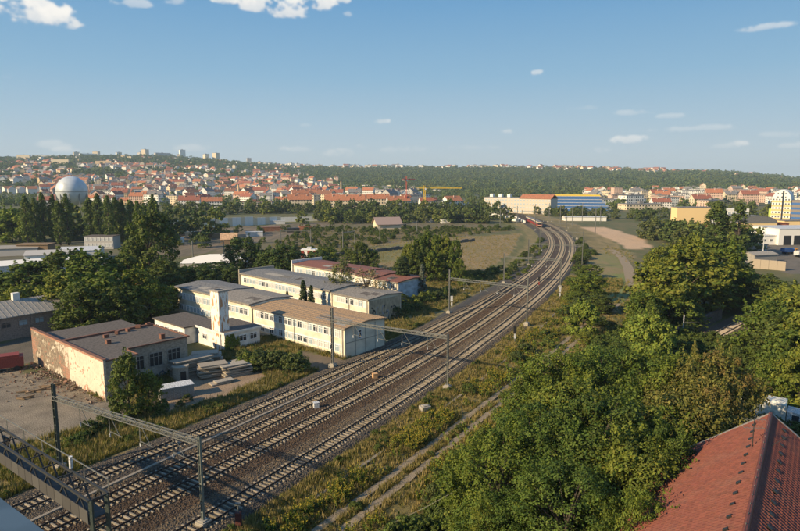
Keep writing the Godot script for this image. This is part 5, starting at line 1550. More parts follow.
	hall("low_works", "long low white works building behind the sandy clearing", "building", Vector3(121.94, 0, -460.88), Vector2(0.99, 0.05), 30, 10, 2.8, 0.0, M.wall_white, M.metal_white, 10)
	# second line in the cutting
	var c0 := Vector3(49.37, 0, -104.58)
	var c1 := Vector3(84.84, 0, -140.47)
	var cdir := (c1 - c0).normalized()
	var cn := Vector3(-cdir.z, 0, cdir.x)
	m = MB.new(); m.col = Color(0.17, 0.12, 0.08)
	m.quad(c0 - cdir * 30 - cn * 3.4 + Vector3(0, 0.14, 0), c0 - cdir * 30 + cn * 3.4 + Vector3(0, 0.14, 0), c1 + cdir * 60 + cn * 3.4 + Vector3(0, 0.14, 0), c1 + cdir * 60 - cn * 3.4 + Vector3(0, 0.14, 0))
	setting("branch_line_bed", m, M.ballast)
	var bt := thing("railway_track", "single branch-line track running through the wood", "railway track", c0)
	for s in [-0.75, 0.75]:
		m = MB.new(); m.bar(-cdir * 30 + cn * s + Vector3(0, 0.36, 0), c1 - c0 + cdir * 60 + cn * s + Vector3(0, 0.36, 0), 0.08, 0.16); part(bt, "rail", m, M.rail)
	for k in 90:
		m = MB.new() if k == 0 else m
		if k == 0: m.box(Vector3.ZERO, Vector3(2.5, 0.14, 0.24)); m = m
		part(bt, "sleeper", bt.get_node("sleeper").mesh if k else m.mesh(), M.slab, cdir * (-10 + 0.65 * k) + Vector3(0, 0.22, 0), atan2(-cdir.x, -cdir.z))
	wl = along("dark_wall", "dark stone wall along the branch line in the wood", "wall", c0 - cn * 4.6, Vector2(cdir.x, cdir.z))
	for k in 12:
		m = MB.new(); m.span(Vector3(3.0 * k, -0.3, -0.3), Vector3(3.0 * k + 2.9, 2.4, 0.3)); part(wl, "block", m, M.bitumen)
	var bp := thing("wood_post", "pale leaning post beside the branch line in the wood", "post", Vector3(54.64, 0, -115.37))
	m = MB.new(); m.tube([Vector3(0, -0.2, 0), Vector3(0.1, 5.0, 0)], 0.12, 0.1, 7); part(bp, "pole", m, M.metal_white)
	m = MB.new(); m.bar(Vector3(0.1, 3.6, 0), Vector3(3.2, 3.4, 0), 0.06); part(bp, "arm", m, M.steel)
	var bp2 := thing("round_sign", "round white signal disc beside the branch line in the wood", "sign", Vector3(76.32, 0, -130.38))
	m = MB.new(); m.tube([Vector3(0, -0.2, 0), Vector3(0, 2.6, 0)], 0.06, 0.06, 6); part(bp2, "post", m, M.steel)
	m = MB.new(); m.tube([Vector3(0, 2.8, -0.03), Vector3(0, 2.8, 0.06)], 0.5, 0.5, 16); part(bp2, "disc", m, M.metal_white)
	# lorry and scrap yard behind the red roof
	lorry("box_lorry", "white box lorry parked behind the red-tiled roof", Vector3(47.17, 0, -74.4), -0.62, 7.2, 2.5, 3.5, mat(0.72, 0.7, 0.6, 0.6, blotch, 0.15), M.metal_white)
	for k in 3:
		m = MB.new()
		for i in 9: m.bar(Vector3(r.randf_range(-3, -2), 0.15 + 0.14 * (i / 3), 0.25 * (i % 3)), Vector3(r.randf_range(2, 3.4), 0.16 + 0.14 * (i / 3), 0.25 * (i % 3) + r.randf_range(-0.4, 0.4)), 0.13)
		single("beam_stack", ["pale beams stacked in the yard beyond the white lorry", "loose heap of grey beams in the yard beyond the white lorry", "bundle of brown pipes in the yard beyond the white lorry"][k], "beams", m, [M.metal_white, M.fibre_roof, M.wood][k], [Vector3(52.04, 0, -83.73), Vector3(57.46, 0, -86.21), Vector3(59.09, 0, -89.73)][k], "", 0.3 - 0.2 * k)
	hall("yard_shelter", "brown flat shelter in the yard beyond the white lorry", "shelter", Vector3(56.71, 0, -88.83), Vector2(0.95, -0.2), 10, 4, 1.9, 0.0, M.wood, M.warm_roof)
	# cable across the bottom
	m = MB.new(); m.tube([Vector3(-2.47, 0, -50.17), Vector3(2.6, 3, -49.55), Vector3(8.09, 5.6, -50.77)], 0.016, 0.016, 5)
	single("overhead_cable", "thin pale cable hanging from the trees across the brush", "cable", m, M.fibre_roof)
	make_red_roof()

func lorry(called: String, label: String, at: Vector3, turn: float, l: float, w: float, h: float, box_m: Material, cab_m: Material, group := "") -> void:  # local x points to the cab
	var o := thing(called, label, "lorry", at, turn, group)
	var m := MB.new()
	var cab := 1.9
	var x0 := -l / 2
	var x1 := l / 2 - cab - 0.1
	var pr := PackedVector2Array([Vector2(-w / 2, 0.95), Vector2(w / 2, 0.95), Vector2(w / 2, h - 0.35), Vector2(w / 2 - 0.25, h - 0.08), Vector2(w / 4, h), Vector2(-w / 4, h), Vector2(-w / 2 + 0.25, h - 0.08), Vector2(-w / 2, h - 0.35)])
	for k in pr.size():
		var p := pr[k]
		var q := pr[(k + 1) % pr.size()]
		m.quad(Vector3(x1, p.y, p.x), Vector3(x0, p.y, p.x), Vector3(x0, q.y, q.x), Vector3(x1, q.y, q.x))
	for k in range(1, pr.size() - 1):
		m.tri(Vector3(x0, pr[0].y, pr[0].x), Vector3(x0, pr[k].y, pr[k].x), Vector3(x0, pr[k + 1].y, pr[k + 1].x)); m.tri(Vector3(x1, pr[0].y, pr[0].x), Vector3(x1, pr[k + 1].y, pr[k + 1].x), Vector3(x1, pr[k].y, pr[k].x))
	part(o, "cargo_box", m, box_m)
	m = MB.new()
	var prof := PackedVector2Array([Vector2(0, 0.55), Vector2(cab, 0.55), Vector2(cab, 1.35), Vector2(cab - 0.35, 2.25), Vector2(cab - 0.6, 2.4), Vector2(0, 2.45)])
	for k in prof.size():
		var p := prof[k] + Vector2(x1 + 0.1, 0)
		var q := prof[(k + 1) % prof.size()] + Vector2(x1 + 0.1, 0)
		m.quad(Vector3(p.x, p.y, w * 0.47), Vector3(q.x, q.y, w * 0.47), Vector3(q.x, q.y, -w * 0.47), Vector3(p.x, p.y, -w * 0.47))
	for s in [-1.0, 1.0]:
		for k in range(1, prof.size() - 1):
			m.tri(Vector3(prof[0].x + x1 + 0.1, prof[0].y, s * w * 0.47), Vector3(prof[k].x + x1 + 0.1, prof[k].y, s * w * 0.47), Vector3(prof[k + 1].x + x1 + 0.1, prof[k + 1].y, s * w * 0.47))
	var c := part(o, "cab", m, cab_m)
	m = MB.new()
	var fx := x1 + 0.1 + cab
	m.quad(Vector3(fx + 0.01, 1.42, w * 0.4), Vector3(fx + 0.01, 1.42, -w * 0.4), Vector3(fx - 0.31, 2.2, -w * 0.4), Vector3(fx - 0.31, 2.2, w * 0.4))
	part(c, "windscreen", m, M.glass)
	for s in [-1.0, 1.0]:
		m = MB.new(); m.box(Vector3(fx - 0.95, 1.75, s * w * 0.475), Vector3(0.75, 0.65, 0.03)); part(c, "side_window", m, M.glass)
		m = MB.new(); m.box(Vector3(fx + 0.02, 0.85, s * w * 0.34), Vector3(0.05, 0.2, 0.3)); part(c, "headlamp", m, M.pale_glass)
	m = MB.new(); m.box(Vector3(fx + 0.03, 0.62, 0), Vector3(0.12, 0.25, w * 0.92)); part(c, "bumper", m, M.dark_steel)
	m = MB.new(); m.box(Vector3(-0.2, 0.8, 0), Vector3(l - 0.6, 0.22, w * 0.5)); part(o, "chassis", m, M.black)
	for q in [-l * 0.3, -l * 0.3 + 1.05, l / 2 - 0.95]:
		for s in [-1.0, 1.0]:
			m = MB.new(); m.tube([Vector3(q, 0.47, s * w * 0.43 - 0.14), Vector3(q, 0.47, s * w * 0.43 + 0.14)], 0.48, 0.48, 16); part(o, "wheel", m, M.rubber)

func make_red_roof() -> void:
	# local x runs from the far gable towards the camera along the ridge, z to the left-hand slope
	var apex := Vector3(28.5, 13.0, -45.0)
	var d := Vector2(-0.563, 0.826)
	var o := along("red_roofed_house", "house with steep red metal-tile roof and two rows of dark vents", "house", Vector3(apex.x, 0, apex.z), d)
	var length := 30.0
	var half := 8.2
	var rise := 6.2
	var ridge_y := 13.0
	var eave := ridge_y - rise
	var m := MB.new()
	m.span(Vector3(0.5, -0.5, -half + 0.6), Vector3(length, eave - 0.0, half - 0.6))
	m.tri(Vector3(0.5, eave, -half + 0.6), Vector3(0.5, ridge_y - 0.5, 0), Vector3(0.5, eave, half - 0.6))
	part(o, "wall", m, M.cream)
	for s in [-1.0, 1.0]:
		# one pressed sheet: waves across, a step at every course
		m = MB.new()
		var slope := Vector2(half, -rise)
		var sl := slope.length()
		var courses := int(sl / 0.35)
		var cols := int(length / 0.09)
		var nn := Vector3(0, half, s * rise).normalized()
		var tint := RandomNumberGenerator.new()
		tint.seed = 14
		for i in courses:
			var t0 := float(i) / courses
			var t1 := float(i + 1) / courses
			for k in cols:
				if k % 4 == 0:
					var f := tint.randf_range(0.9, 1.09)
					m.col = Color(0.17 * f, 0.05 * f, 0.028 * f).lerp(Color(0.16, 0.1, 0.07), 0.35 * maxf(0.0, noise.get_noise_2d(k * 0.5, i * 1.5 + s * 90.0)))
				var xa := k * 0.09
				var xb := xa + 0.09
				var ha: float = [0.0, 0.02, 0.09, 0.02][k % 4]
				var hb: float = [0.0, 0.02, 0.09, 0.02][(k + 1) % 4]
				var pa0 := Vector3(xa, ridge_y - rise * t0, s * half * t0) + nn * (ha + 0.0)
				var pb0 := Vector3(xb, ridge_y - rise * t0, s * half * t0) + nn * (hb + 0.0)
				var pa1 := Vector3(xa, ridge_y - rise * t1, s * half * t1) + nn * (ha + 0.035)
				var pb1 := Vector3(xb, ridge_y - rise * t1, s * half * t1) + nn * (hb + 0.035)
				if s > 0: m.quad(pa1, pb1, pb0, pa0)
				else: m.quad(pa0, pb0, pb1, pa1)
				if s > 0: m.quad(pb1, pa1, pa1 - nn * 0.04, pb1 - nn * 0.04)
		var sheet := part(o, "roof_slope", m, M.tile_roof)
		m = MB.new()
		m.bar(Vector3(-0.1, ridge_y + 0.02, s * 0.1), Vector3(-0.1, eave + 0.02, s * half), 0.22, 0.08)
		part(o, "verge_trim", m, mat(0.25, 0.22, 0.19, 0.6))
		m = MB.new()
		m.tube([Vector3(-0.2, eave - 0.05, s * (half + 0.08)), Vector3(length, eave - 0.05, s * (half + 0.08))], 0.09, 0.09, 8)
		part(o, "gutter", m, M.steel)
		for k in 16:
			m = MB.new()
			var q := 0.9 / half
			m.box(Vector3(1.2 + 1.55 * k, ridge_y - rise * q, s * half * q) + nn * 0.1, Vector3(0.28, 0.09, 0.3), Basis(Vector3.RIGHT, s * atan2(rise, half)))
			part(o, "roof_vent", m, M.vents)
	m = MB.new()
	m.col = Color(0.17, 0.05, 0.028)
	m.tube([Vector3(-0.1, ridge_y + 0.03, 0), Vector3(length, ridge_y + 0.03, 0)], 0.16, 0.16, 10)
	part(o, "ridge_cap", m, M.tile_roof)
	for k in 22:
		m = MB.new(); m.box(Vector3(0.6 + 1.2 * k, ridge_y + 0.2, 0.02), Vector3(0.05, 0.12, 0.05)); part(o, "wire_holder", m, M.steel)
	m = MB.new(); m.tube([Vector3(0.1, ridge_y + 0.27, 0), Vector3(length, ridge_y + 0.27, 0)], 0.014, 0.014, 5); part(o, "lightning_wire", m, M.dark_steel)
	# aerial on the roof
	var an := thing("roof_aerial", "thin television aerial on a pole on the red roof", "aerial", Vector3(24.51, 11.6, -40.41))
	m = MB.new(); m.tube([Vector3(0, -0.3, 0), Vector3(0, 3.0, 0)], 0.035, 0.03, 6); part(an, "pole", m, M.dark_steel)
	m = MB.new()
	for h in [2.9, 2.3]:
		m.bar(Vector3(-0.7, h, 0), Vector3(0.7, h, 0.1), 0.025)
		for k in 6: m.bar(Vector3(-0.65 + 0.26 * k, h, -0.28), Vector3(-0.65 + 0.26 * k, h, 0.36), 0.015)
	part(an, "rods", m, M.steel)
	m = MB.new(); m.tube([Vector3(0, 0.2, 0), Vector3(2.0, 1.9, 0.6), Vector3(6.0, 2.1, 1.5)], 0.02, 0.02, 5); part(an, "stay_wire", m, M.dark_steel)

# the roof edge that the picture is taken from
func make_own_roof() -> void:
	var p := Vector3(-2.28, 0, -3.44)
	var d := Vector2(0.8, 0.6)
	var o := along("roof_parapet", "blue-grey metal coping of the roof edge in the near corner", "parapet", p, d)
	var m := MB.new(); m.span(Vector3(-12, 28.86, 0), Vector3(6, 29.0, 0.7)); m.span(Vector3(-12, 28.7, -0.02), Vector3(6, 28.858, 0.06)); part(o, "coping", m, M.zinc)
	m = MB.new(); m.span(Vector3(-11.9, 27.0, 0.1), Vector3(5.9, 28.855, 0.6)); part(o, "wall", m, M.concrete)
	o = along("tower_building", "tall plain building under the near roof edge", "building", p, d)
	m = MB.new(); m.span(Vector3(-11.8, -0.5, 0.15), Vector3(5.8, 26.99, 14)); part(o, "wall", m, M.concrete)
	m = MB.new(); m.span(Vector3(-11.85, 26.993, 0.62), Vector3(5.85, 27.2, 14.05)); part(o, "roof", m, M.bitumen)

# ------------------------------------------------------------------ the town and the hills
var kinds := {}
func town_proto(key: String, w: float, d: float, h: float, rise: float, wall: String, roof: String, floors: int, bays: int) -> void:
	var wm := MB.new()
	wm.span(Vector3(-w / 2, -4, -d / 2), Vector3(w / 2, h, d / 2))
	if rise > 0:
		wm.tri(Vector3(-w / 2, h, d / 2), Vector3(-w / 2, h + rise, 0), Vector3(-w / 2, h, -d / 2)); wm.tri(Vector3(w / 2, h, -d / 2), Vector3(w / 2, h + rise, 0), Vector3(w / 2, h, d / 2))
	var rm := MB.new()
	if rise > 0:
		var o := 0.5
		var y0 := h - o * rise / (d / 2)
		rm.quad(Vector3(-w / 2 - o, y0, d / 2 + o), Vector3(w / 2 + o, y0, d / 2 + o), Vector3(w / 2 + o, h + rise + 0.1, 0), Vector3(-w / 2 - o, h + rise + 0.1, 0))
		rm.quad(Vector3(w / 2 + o, y0, -d / 2 - o), Vector3(-w / 2 - o, y0, -d / 2 - o), Vector3(-w / 2 - o, h + rise + 0.1, 0), Vector3(w / 2 + o, h + rise + 0.1, 0))
	else:
		rm.span(Vector3(-w / 2 - 0.2, h + 0.003, -d / 2 - 0.2), Vector3(w / 2 + 0.2, h + 0.5, d / 2 + 0.2))
		rm.span(Vector3(-2, h + 0.503, -2), Vector3(2, h + 2.6, 2))
	var n := MB.new()
	for f in floors:
		for b in bays:
			for s in [-1.0, 1.0]:
				n.box(Vector3(-w / 2 + w * (b + 0.5) / bays, h * (f + 0.55) / floors, s * d / 2), Vector3(w / bays * 0.42, h / floors * 0.5, 0.12))
		for s in [-1.0, 1.0]:
			for b in maxi(1, bays / 3):
				n.box(Vector3(s * w / 2, h * (f + 0.55) / floors, -d / 2 + d * (b + 0.5) / maxi(1, bays / 3)), Vector3(0.12, h / floors * 0.5, 1.2))
	var c := MB.new()
	if rise > 0:
		for k in maxi(1, int(w / 12)): c.box(Vector3(-w / 2 + w * (k + 0.5) / maxi(1, int(w / 12)) + 1.0, h + rise * 0.75, 1.6), Vector3(0.8, rise * 0.6 + 0.8, 0.8))
	kinds[key] = [wm.mesh(), rm.mesh(), n.mesh(), c.mesh() if rise > 0 else null, wall, roof]
func build_at(key: String, called: String, label: String, category: String, at: Vector3, turn: float, sc: float, group: String, wall := "", roof := "", wins := true) -> Node3D:
	var q: Array = kinds[key]
	var o := thing(called, label, category, at, turn, group)
	part(o, "wall", q[0], M[wall if wall else q[4]])
	var rf := part(o, "roof", q[1], M[roof if roof else q[5]])
	if wins: part(o, "windows", q[2], M.glass).set_meta("kind", "stuff")
	if wins and q[3]: part(rf, "chimneys", q[3], M.wall_rose).set_meta("kind", "stuff")
	o.scale = Vector3.ONE * sc
	return o
var taken := []
func is_free(x: float, z: float, gap: float) -> bool:
	for p in taken:
		if absf(p.x - x) < gap and absf(p.y - z) < gap and Vector2(x, z).distance_to(p) < gap: return false
	return true
func make_town() -> void:
	var r := RandomNumberGenerator.new()
	r.seed = 41
	town_proto("row_a", 24, 12, 13, 5, "wall_cream", "roof_orange", 4, 8)
	town_proto("row_b", 20, 12, 14.5, 5, "wall_white", "roof_red", 5, 9)
	town_proto("row_c", 18, 12, 12, 4.5, "wall_ochre", "roof_orange", 4, 6)
	town_proto("row_d", 42, 12, 12, 5.5, "wall_cream", "roof_orange", 4, 14)
	town_proto("villa", 11, 9, 6.5, 4, "wall_white", "roof_orange", 2, 4)
	town_proto("villa_b", 14, 9, 6, 3.5, "wall_cream", "roof_red", 2, 5)
	town_proto("flat_a", 24, 13, 13, 0, "wall_white", "roof_grey", 4, 8)
	town_proto("flat_b", 40, 16, 9, 0, "wall_white", "roof_grey", 3, 12)
	town_proto("slab", 60, 13, 24, 0, "wall_white", "roof_grey", 8, 20)
	town_proto("tower", 20, 18, 34, 0, "wall_cream", "roof_grey", 11, 6)
	# --- buildings of the front of the town that can be told apart
	var ap := along("apartment_house", "long beige apartment house with rounded orange-roofed end, beside the blue office block", "building", Vector3(78.28, 0, -571.66), Vector2(0.78, 0.62))
	var m := MB.new(); m.span(Vector3(0, -1, -14), Vector3(66, 13.5, 0)); part(ap, "wall", m, mat(0.52, 0.46, 0.37, 0.9))
	m = MB.new(); m.span(Vector3(-0.2, 13.503, -14.2), Vector3(36, 14, 0.2)); part(ap, "roof", m, M.roof_grey)
	gable_roof(ap, Vector3(36.3, 13.5, -14), 29.7, 14, 3.4, 0.5, M.roof_orange, 0)
	for f in 4:
		for k in 22: window(ap, Vector3(1.8 + 3.0 * k, 1.2 + 3.2 * f, 0.03), 1.5, 1.6, M.pale_glass, PI)
	for k in 3:
		m = MB.new(); m.span(Vector3(3.0 + 9 * k, 14.003, -9), Vector3(6.0 + 9 * k, 16.8, -5)); part(ap, "roof_house", m, M.wall_white)
	var bo := along("blue_office_block", "stepped blue glass office block with a yellow top edge", "building", Vector3(146.95, 0, -589.33), Vector2(0.96, 0.27))
	for f in 5:
		var x1: float = [52.0, 50.0, 47.0, 44.0, 42.0][f]
		m = MB.new(); m.span(Vector3(0, 3.0 * f - 0.6, -20), Vector3(x1, 3.0 * f + 2.0, -0.3)); part(bo, "glass_band", m, M.blue_glass)
		m = MB.new(); m.span(Vector3(-0.3, 3.0 * f + 2.003, -20.2), Vector3(x1 + 0.3, 3.0 * f + 2.39, 0)); part(bo, "white_band", m, M.metal_white)
	m = MB.new(); m.span(Vector3(-0.4, 14.6, -20.3), Vector3(42.4, 15.5, 0.2)); part(bo, "yellow_edge", m, M.yellow)
	var front := [["row_a", Vector3(-104.16, 3.57, -640), 0.25, 1.0, "", "roof_orange", "orange-roofed tenement in the front row behind the tree belt"], ["row_d", Vector3(-58.19, 3.14, -650), 0.1, 1.0, "", "roof_orange", "orange-roofed tenement in the front row behind the tree belt"], ["row_a", Vector3(-23.99, 2.28, -670), 0.1, 1.0, "", "roof_orange", "orange-roofed tenement in the front row behind the tree belt"], ["row_a", Vector3(-2.02, 3.42, -620), 0.3, 0.95, "wall_grey", "roof_orange", "orange-roofed tenement in the front row behind the tree belt"], ["row_a", Vector3(30.08, 1.64, -660), 0.2, 0.8, "wall_white", "roof_red", "orange-roofed tenement in the front row behind the tree belt"], ["row_c", Vector3(54.19, 1.49, -640), 0.5, 1.0, "wall_white", "roof_orange", "white tenement with orange roof standing alone beside the cranes"], ["flat_a", Vector3(67.74, 1.03, -650), 0.4, 0.7, "wall_white", "", "white flat-roofed house next to the lone white tenement"], ["row_a", Vector3(-195.92, 1.49, -640), 0.3, 0.85, "wall_white", "roof_orange", "orange-roofed tenement in the front row behind the tree belt"], ["flat_b", Vector3(-160.55, -0.35, -680), 0.05, 1.0, "wall_grey", "roof_brown", "brown-roofed long hall in the front row of the town"], ["row_a", Vector3(-225.68, 0.57, -660), 0.2, 0.9, "wall_white", "roof_red", "orange-roofed tenement in the front row behind the tree belt"], ["row_a", Vector3(-401.21, -1.27, -700), 0.3, 0.8, "wall_white", "roof_red", "white house with red roof between sphere and left edge"], ["tower", Vector3(316.03, -0.29, -900), 0.1, 0.62, "wall_rose", "", "short rose-coloured tower block in the pale part of the town"], ["flat_b", Vector3(242.18, 4.43, -620), 0.2, 1.0, "wall_cream", "", "beige flat-roofed block beyond the yellow hall"], ["row_a", Vector3(270.89, 2.53, -640), 0.0, 0.8, "wall_white", "roof_red", "white house with red roof beyond the yellow hall"], ["row_a", Vector3(341.71, 2.13, -700), 0.1, 0.9, "wall_cream", "roof_red", "cream house with red roof beyond the yellow hall"]]
	for q in front:
		var p: Vector3 = q[1]
		p.y = -3.5
		taken.append(Vector2(p.x, p.z))
		build_at(q[0], "tenement", q[6], "building", p, q[2], q[3], "front row of the town", q[4], q[5])
	# --- the rest of the town: [x from, to in view slope, near, far, count, kinds, walls, roofs, name, label, group, gap]
	var ow := ["wall_cream", "wall_white", "wall_ochre", "wall_rose", "wall_white", "wall_white", "wall_cream"]
	var orf := ["roof_orange", "roof_red", "roof_red", "roof_orange", "roof_brown", "roof_grey"]
	var zones := [
		[-0.58, -0.10, 720.0, 1400.0, 290, ["row_a", "row_b", "row_c", "villa_b", "flat_a", "row_c"], ow, orf, "tenement", "tenement in the dense quarter beyond the silver sphere", "tenements of the old town", 16.0],
		[-0.14, 0.03, 700.0, 1150.0, 45, ["row_b", "flat_a", "flat_b", "row_c"], ["wall_white", "wall_grey", "wall_white"], ["roof_grey", "roof_orange", "roof_grey"], "town_block", "town block behind the front row of orange roofs", "pale blocks behind the front row", 22.0],
		[0.30, 0.70, 660.0, 1350.0, 170, ["flat_a", "flat_b", "flat_b", "row_b", "flat_a", "row_c"], ["wall_white", "wall_white", "wall_cream", "wall_rose"], ["roof_grey", "roof_red", "roof_orange", "roof_grey"], "town_block", "town block in the quarter beyond the yellow hall", "pale blocks beyond the yellow hall", 23.0],
		[-0.70, -0.10, 1300.0, 2100.0, 240, ["row_b", "row_c", "villa", "villa_b", "row_a"], ow, orf, "slope_house", "house on the lower slope above the old town", "houses on the lower left slope", 19.0],
		[-0.70, -0.16, 2100.0, 2850.0, 130, ["villa", "villa_b", "row_c", "flat_a"], ow, orf, "slope_house", "small house high on the wooded left slope", "houses on the upper left slope", 28.0],
		[-0.66, -0.26, 2960.0, 3120.0, 26, ["slab", "flat_a", "tower", "slab"], ["wall_cream", "wall_white", "wall_rose", "wall_grey"], ["roof_grey"], "housing_block", "housing block on the crest of the left hill", "blocks on the left crest", 44.0],
		[-0.24, 0.50, 2990.0, 3110.0, 230, ["villa", "villa_b", "row_c", "flat_a"], ["wall_white", "wall_cream", "wall_white"], ["roof_red", "roof_orange", "roof_grey"], "crest_house", "house in the line along the wooded crest", "houses along the middle crest", 15.0],
		[0.20, 0.45, 2550.0, 2920.0, 60, ["villa", "villa_b", "row_c"], ["wall_white", "wall_cream", "wall_white"], ["roof_red", "roof_orange"], "crest_house", "house just below the wooded crest", "houses below the middle crest", 26.0],
		[0.46, 0.68, 2300.0, 3080.0, 60, ["villa", "villa_b", "row_c"], ["wall_white", "wall_cream"], ["roof_red", "roof_orange"], "hill_house", "small house on the wooded right hill", "houses on the right hill", 40.0],
		[-0.18, 0.06, 1330.0, 1600.0, 36, ["flat_a", "flat_b", "villa_b"], ["wall_white", "wall_cream"], ["roof_grey", "roof_red"], "foot_block", "block at the foot of the wooded slope", "blocks at the foot of the wood", 34.0]]
	var f2 := FastNoiseLite.new()
	f2.seed = 88; f2.frequency = 0.004
	for q in zones:
		var n := 0
		var tries := 0
		while n < q[4] and tries < q[4] * 40:
			tries += 1
			var dd := sqrt(r.randf_range(q[2] * q[2], q[3] * q[3]))
			var a := r.randf_range(q[0], q[1])
			var x := a * dd
			var z := -dd
			if q[2] > 1200.0 and q[2] < 2900.0 and f2.get_noise_2d(x, z) < -0.05: continue
			if not is_free(x, z, q[11]): continue
			taken.append(Vector2(x, z))
			n += 1
			var key: String = q[5][r.randi() % q[5].size()]
			var wl: String = q[6][r.randi() % q[6].size()]
			var rf: String = q[7][r.randi() % q[7].size()]
			if kinds[key][3] == null: rf = "roof_grey"
			var turn := 0.3 * roundf(f2.get_noise_2d(x * 0.6, z * 0.6) * 7.0) + (PI / 2 if r.randf() < 0.42 else 0.0) + r.randf_range(-0.1, 0.1)
			var y := minf(minf(hill(x - 8, z), hill(x + 8, z)), hill(x, z + 8))
			build_at(key, q[8], {"wall_cream": "cream", "wall_white": "white", "wall_ochre": "ochre", "wall_rose": "rose", "wall_grey": "grey"}[wl] + " " + {"roof_orange": "orange-roofed", "roof_red": "red-roofed", "roof_brown": "brown-roofed", "roof_grey": "grey-roofed"}[rf] + " " + q[9], "house" if "house" in q[8] else "building", Vector3(x, y, z), turn, r.randf_range(0.62, 0.98) * (1.5 if q[2] > 2500.0 else 1.0), q[10], wl, rf, dd < 1500.0)
	# --- beyond the three hundred nearest: small houses of the slope as one mass
	var cols := [[Color(0.7, 0.66, 0.58), Color(0.42, 0.165, 0.08)], [Color(0.62, 0.52, 0.38), Color(0.33, 0.12, 0.07)], [Color(0.72, 0.7, 0.64), Color(0.25, 0.22, 0.2)]]
	for k in 3:
		var hm := MB.new()
		hm.col = cols[k][0]
		hm.span(Vector3(-6, -3, -5), Vector3(6, 7, 5)); hm.tri(Vector3(-6, 7, 5), Vector3(-6, 10.5, 0), Vector3(-6, 7, -5)); hm.tri(Vector3(6, 7, -5), Vector3(6, 10.5, 0), Vector3(6, 7, 5))
		hm.col = cols[k][1]
		hm.quad(Vector3(-6.4, 6.7, 5.4), Vector3(6.4, 6.7, 5.4), Vector3(6.4, 10.6, 0), Vector3(-6.4, 10.6, 0)); hm.quad(Vector3(6.4, 6.7, -5.4), Vector3(-6.4, 6.7, -5.4), Vector3(-6.4, 10.6, 0), Vector3(6.4, 10.6, 0))
		var xf := []
		var tries := 0
		while xf.size() < 150 and tries < 9000:
			tries += 1
			var dd := sqrt(r.randf_range(1000.0 * 1000.0, 2050.0 * 2050.0))
			var aa := r.randf_range(-0.66, -0.1)
			var x := aa * dd
			if r.randf() < smoothstep(-0.28, -0.1, aa) or f2.get_noise_2d(x, -dd) < 0.0 or not is_free(x, -dd, 15.0): continue
			taken.append(Vector2(x, -dd))
			xf.append(place(x, -dd, r.randf_range(0.75, 1.25), r, hill(x, -dd + 5)))
		scatter("distant_houses", ["small white houses with orange roofs massed on the left slope", "small cream houses with red roofs massed on the left slope", "small white houses with grey roofs massed on the left slope"][k], "houses", hm.mesh(), M.stone, xf)
	# --- single tall things on the crest and in the town
	for q in [["slab", Vector3(-1614.15, 119.03, -3000), 0.1, 1.2, "wall_grey", "large grey slab block topping the left crest"], ["tower", Vector3(-729.75, 119.03, -3000), 0.4, 1.0, "wall_grey", "blue-grey tower block on the crest"], ["slab", Vector3(-686.41, 114.27, -3000), 0.0, 0.7, "wall_rose", "rose-coloured slab block beside the blue-grey tower block"], ["slab", Vector3(780.61, 84.72, -2950), 0.0, 0.9, "wall_grey", "dark blue-grey slab block on the middle crest"], ["slab", Vector3(1137.8, 69.94, -2900), 0.1, 0.7, "wall_rose", "rose-coloured slab block on the crest towards the right hill"], ["flat_b", Vector3(1187.48, 64.72, -2850), 0.1, 1.3, "wall_grey", "grey block beside the rose slab on the crest"], ["slab", Vector3(-844.9, 118.45, -2980), 0.0, 0.6, "wall_white", "white slab block on the falling left crest"], ["tower", Vector3(-1309.96, 127.91, -2980), 0.0, 0.7, "wall_cream", "cream tower block on the left crest"], ["tower", Vector3(-1060.44, 127.91, -2980), 0.2, 0.7, "wall_cream", "pair-coloured cream tower block on the left crest"], ["slab", Vector3(-969.28, 127.91, -2980), 0.2, 0.5, "wall_white", "short white slab block on the left crest"], ["slab", Vector3(-1038.31, 38.3, -1900), 0.05, 0.85, "wall_cream", "long cream block in the wood above the sphere"], ["slab", Vector3(-906.42, 35.26, -1900), 0.05, 0.8, "wall_ochre", "long ochre block in the wood right above the sphere"], ["slab", Vector3(-1452.47, 70.88, -2400), 0.05, 0.8, "wall_cream", "cream block with shadowed side high at the left edge"]]:
		var p: Vector3 = q[1]
		p.y = hill(p.x, p.z) - 1.0
		taken.append(Vector2(p.x, p.z))
		build_at(q[0], "housing_block", q[5], "building", p, q[2], q[3], "landmark blocks", q[4], "", false)
	for q in [[Vector3(-235.62, -1.74, -900), 22.0, "tall brown brick chimney among the old town's roofs"], [Vector3(-95.12, -5.38, -1000), 26.0, "tall brick chimney behind the front row of orange roofs"]]:
		var p: Vector3 = q[0]
		p.y = 0.0
		var o := thing("factory_chimney", q[2], "chimney", p)
		m = MB.new(); m.tube([Vector3(0, -1, 0), Vector3(0, q[1], 0)], 1.8, 1.2, 12); part(o, "stack", m, M.wall_ochre)
		m = MB.new(); m.tube([Vector3(0, q[1] + 0.003, 0), Vector3(0, q[1] + 0.8, 0)], 1.5, 1.5, 12); part(o, "rim", m, M.roof_brown)
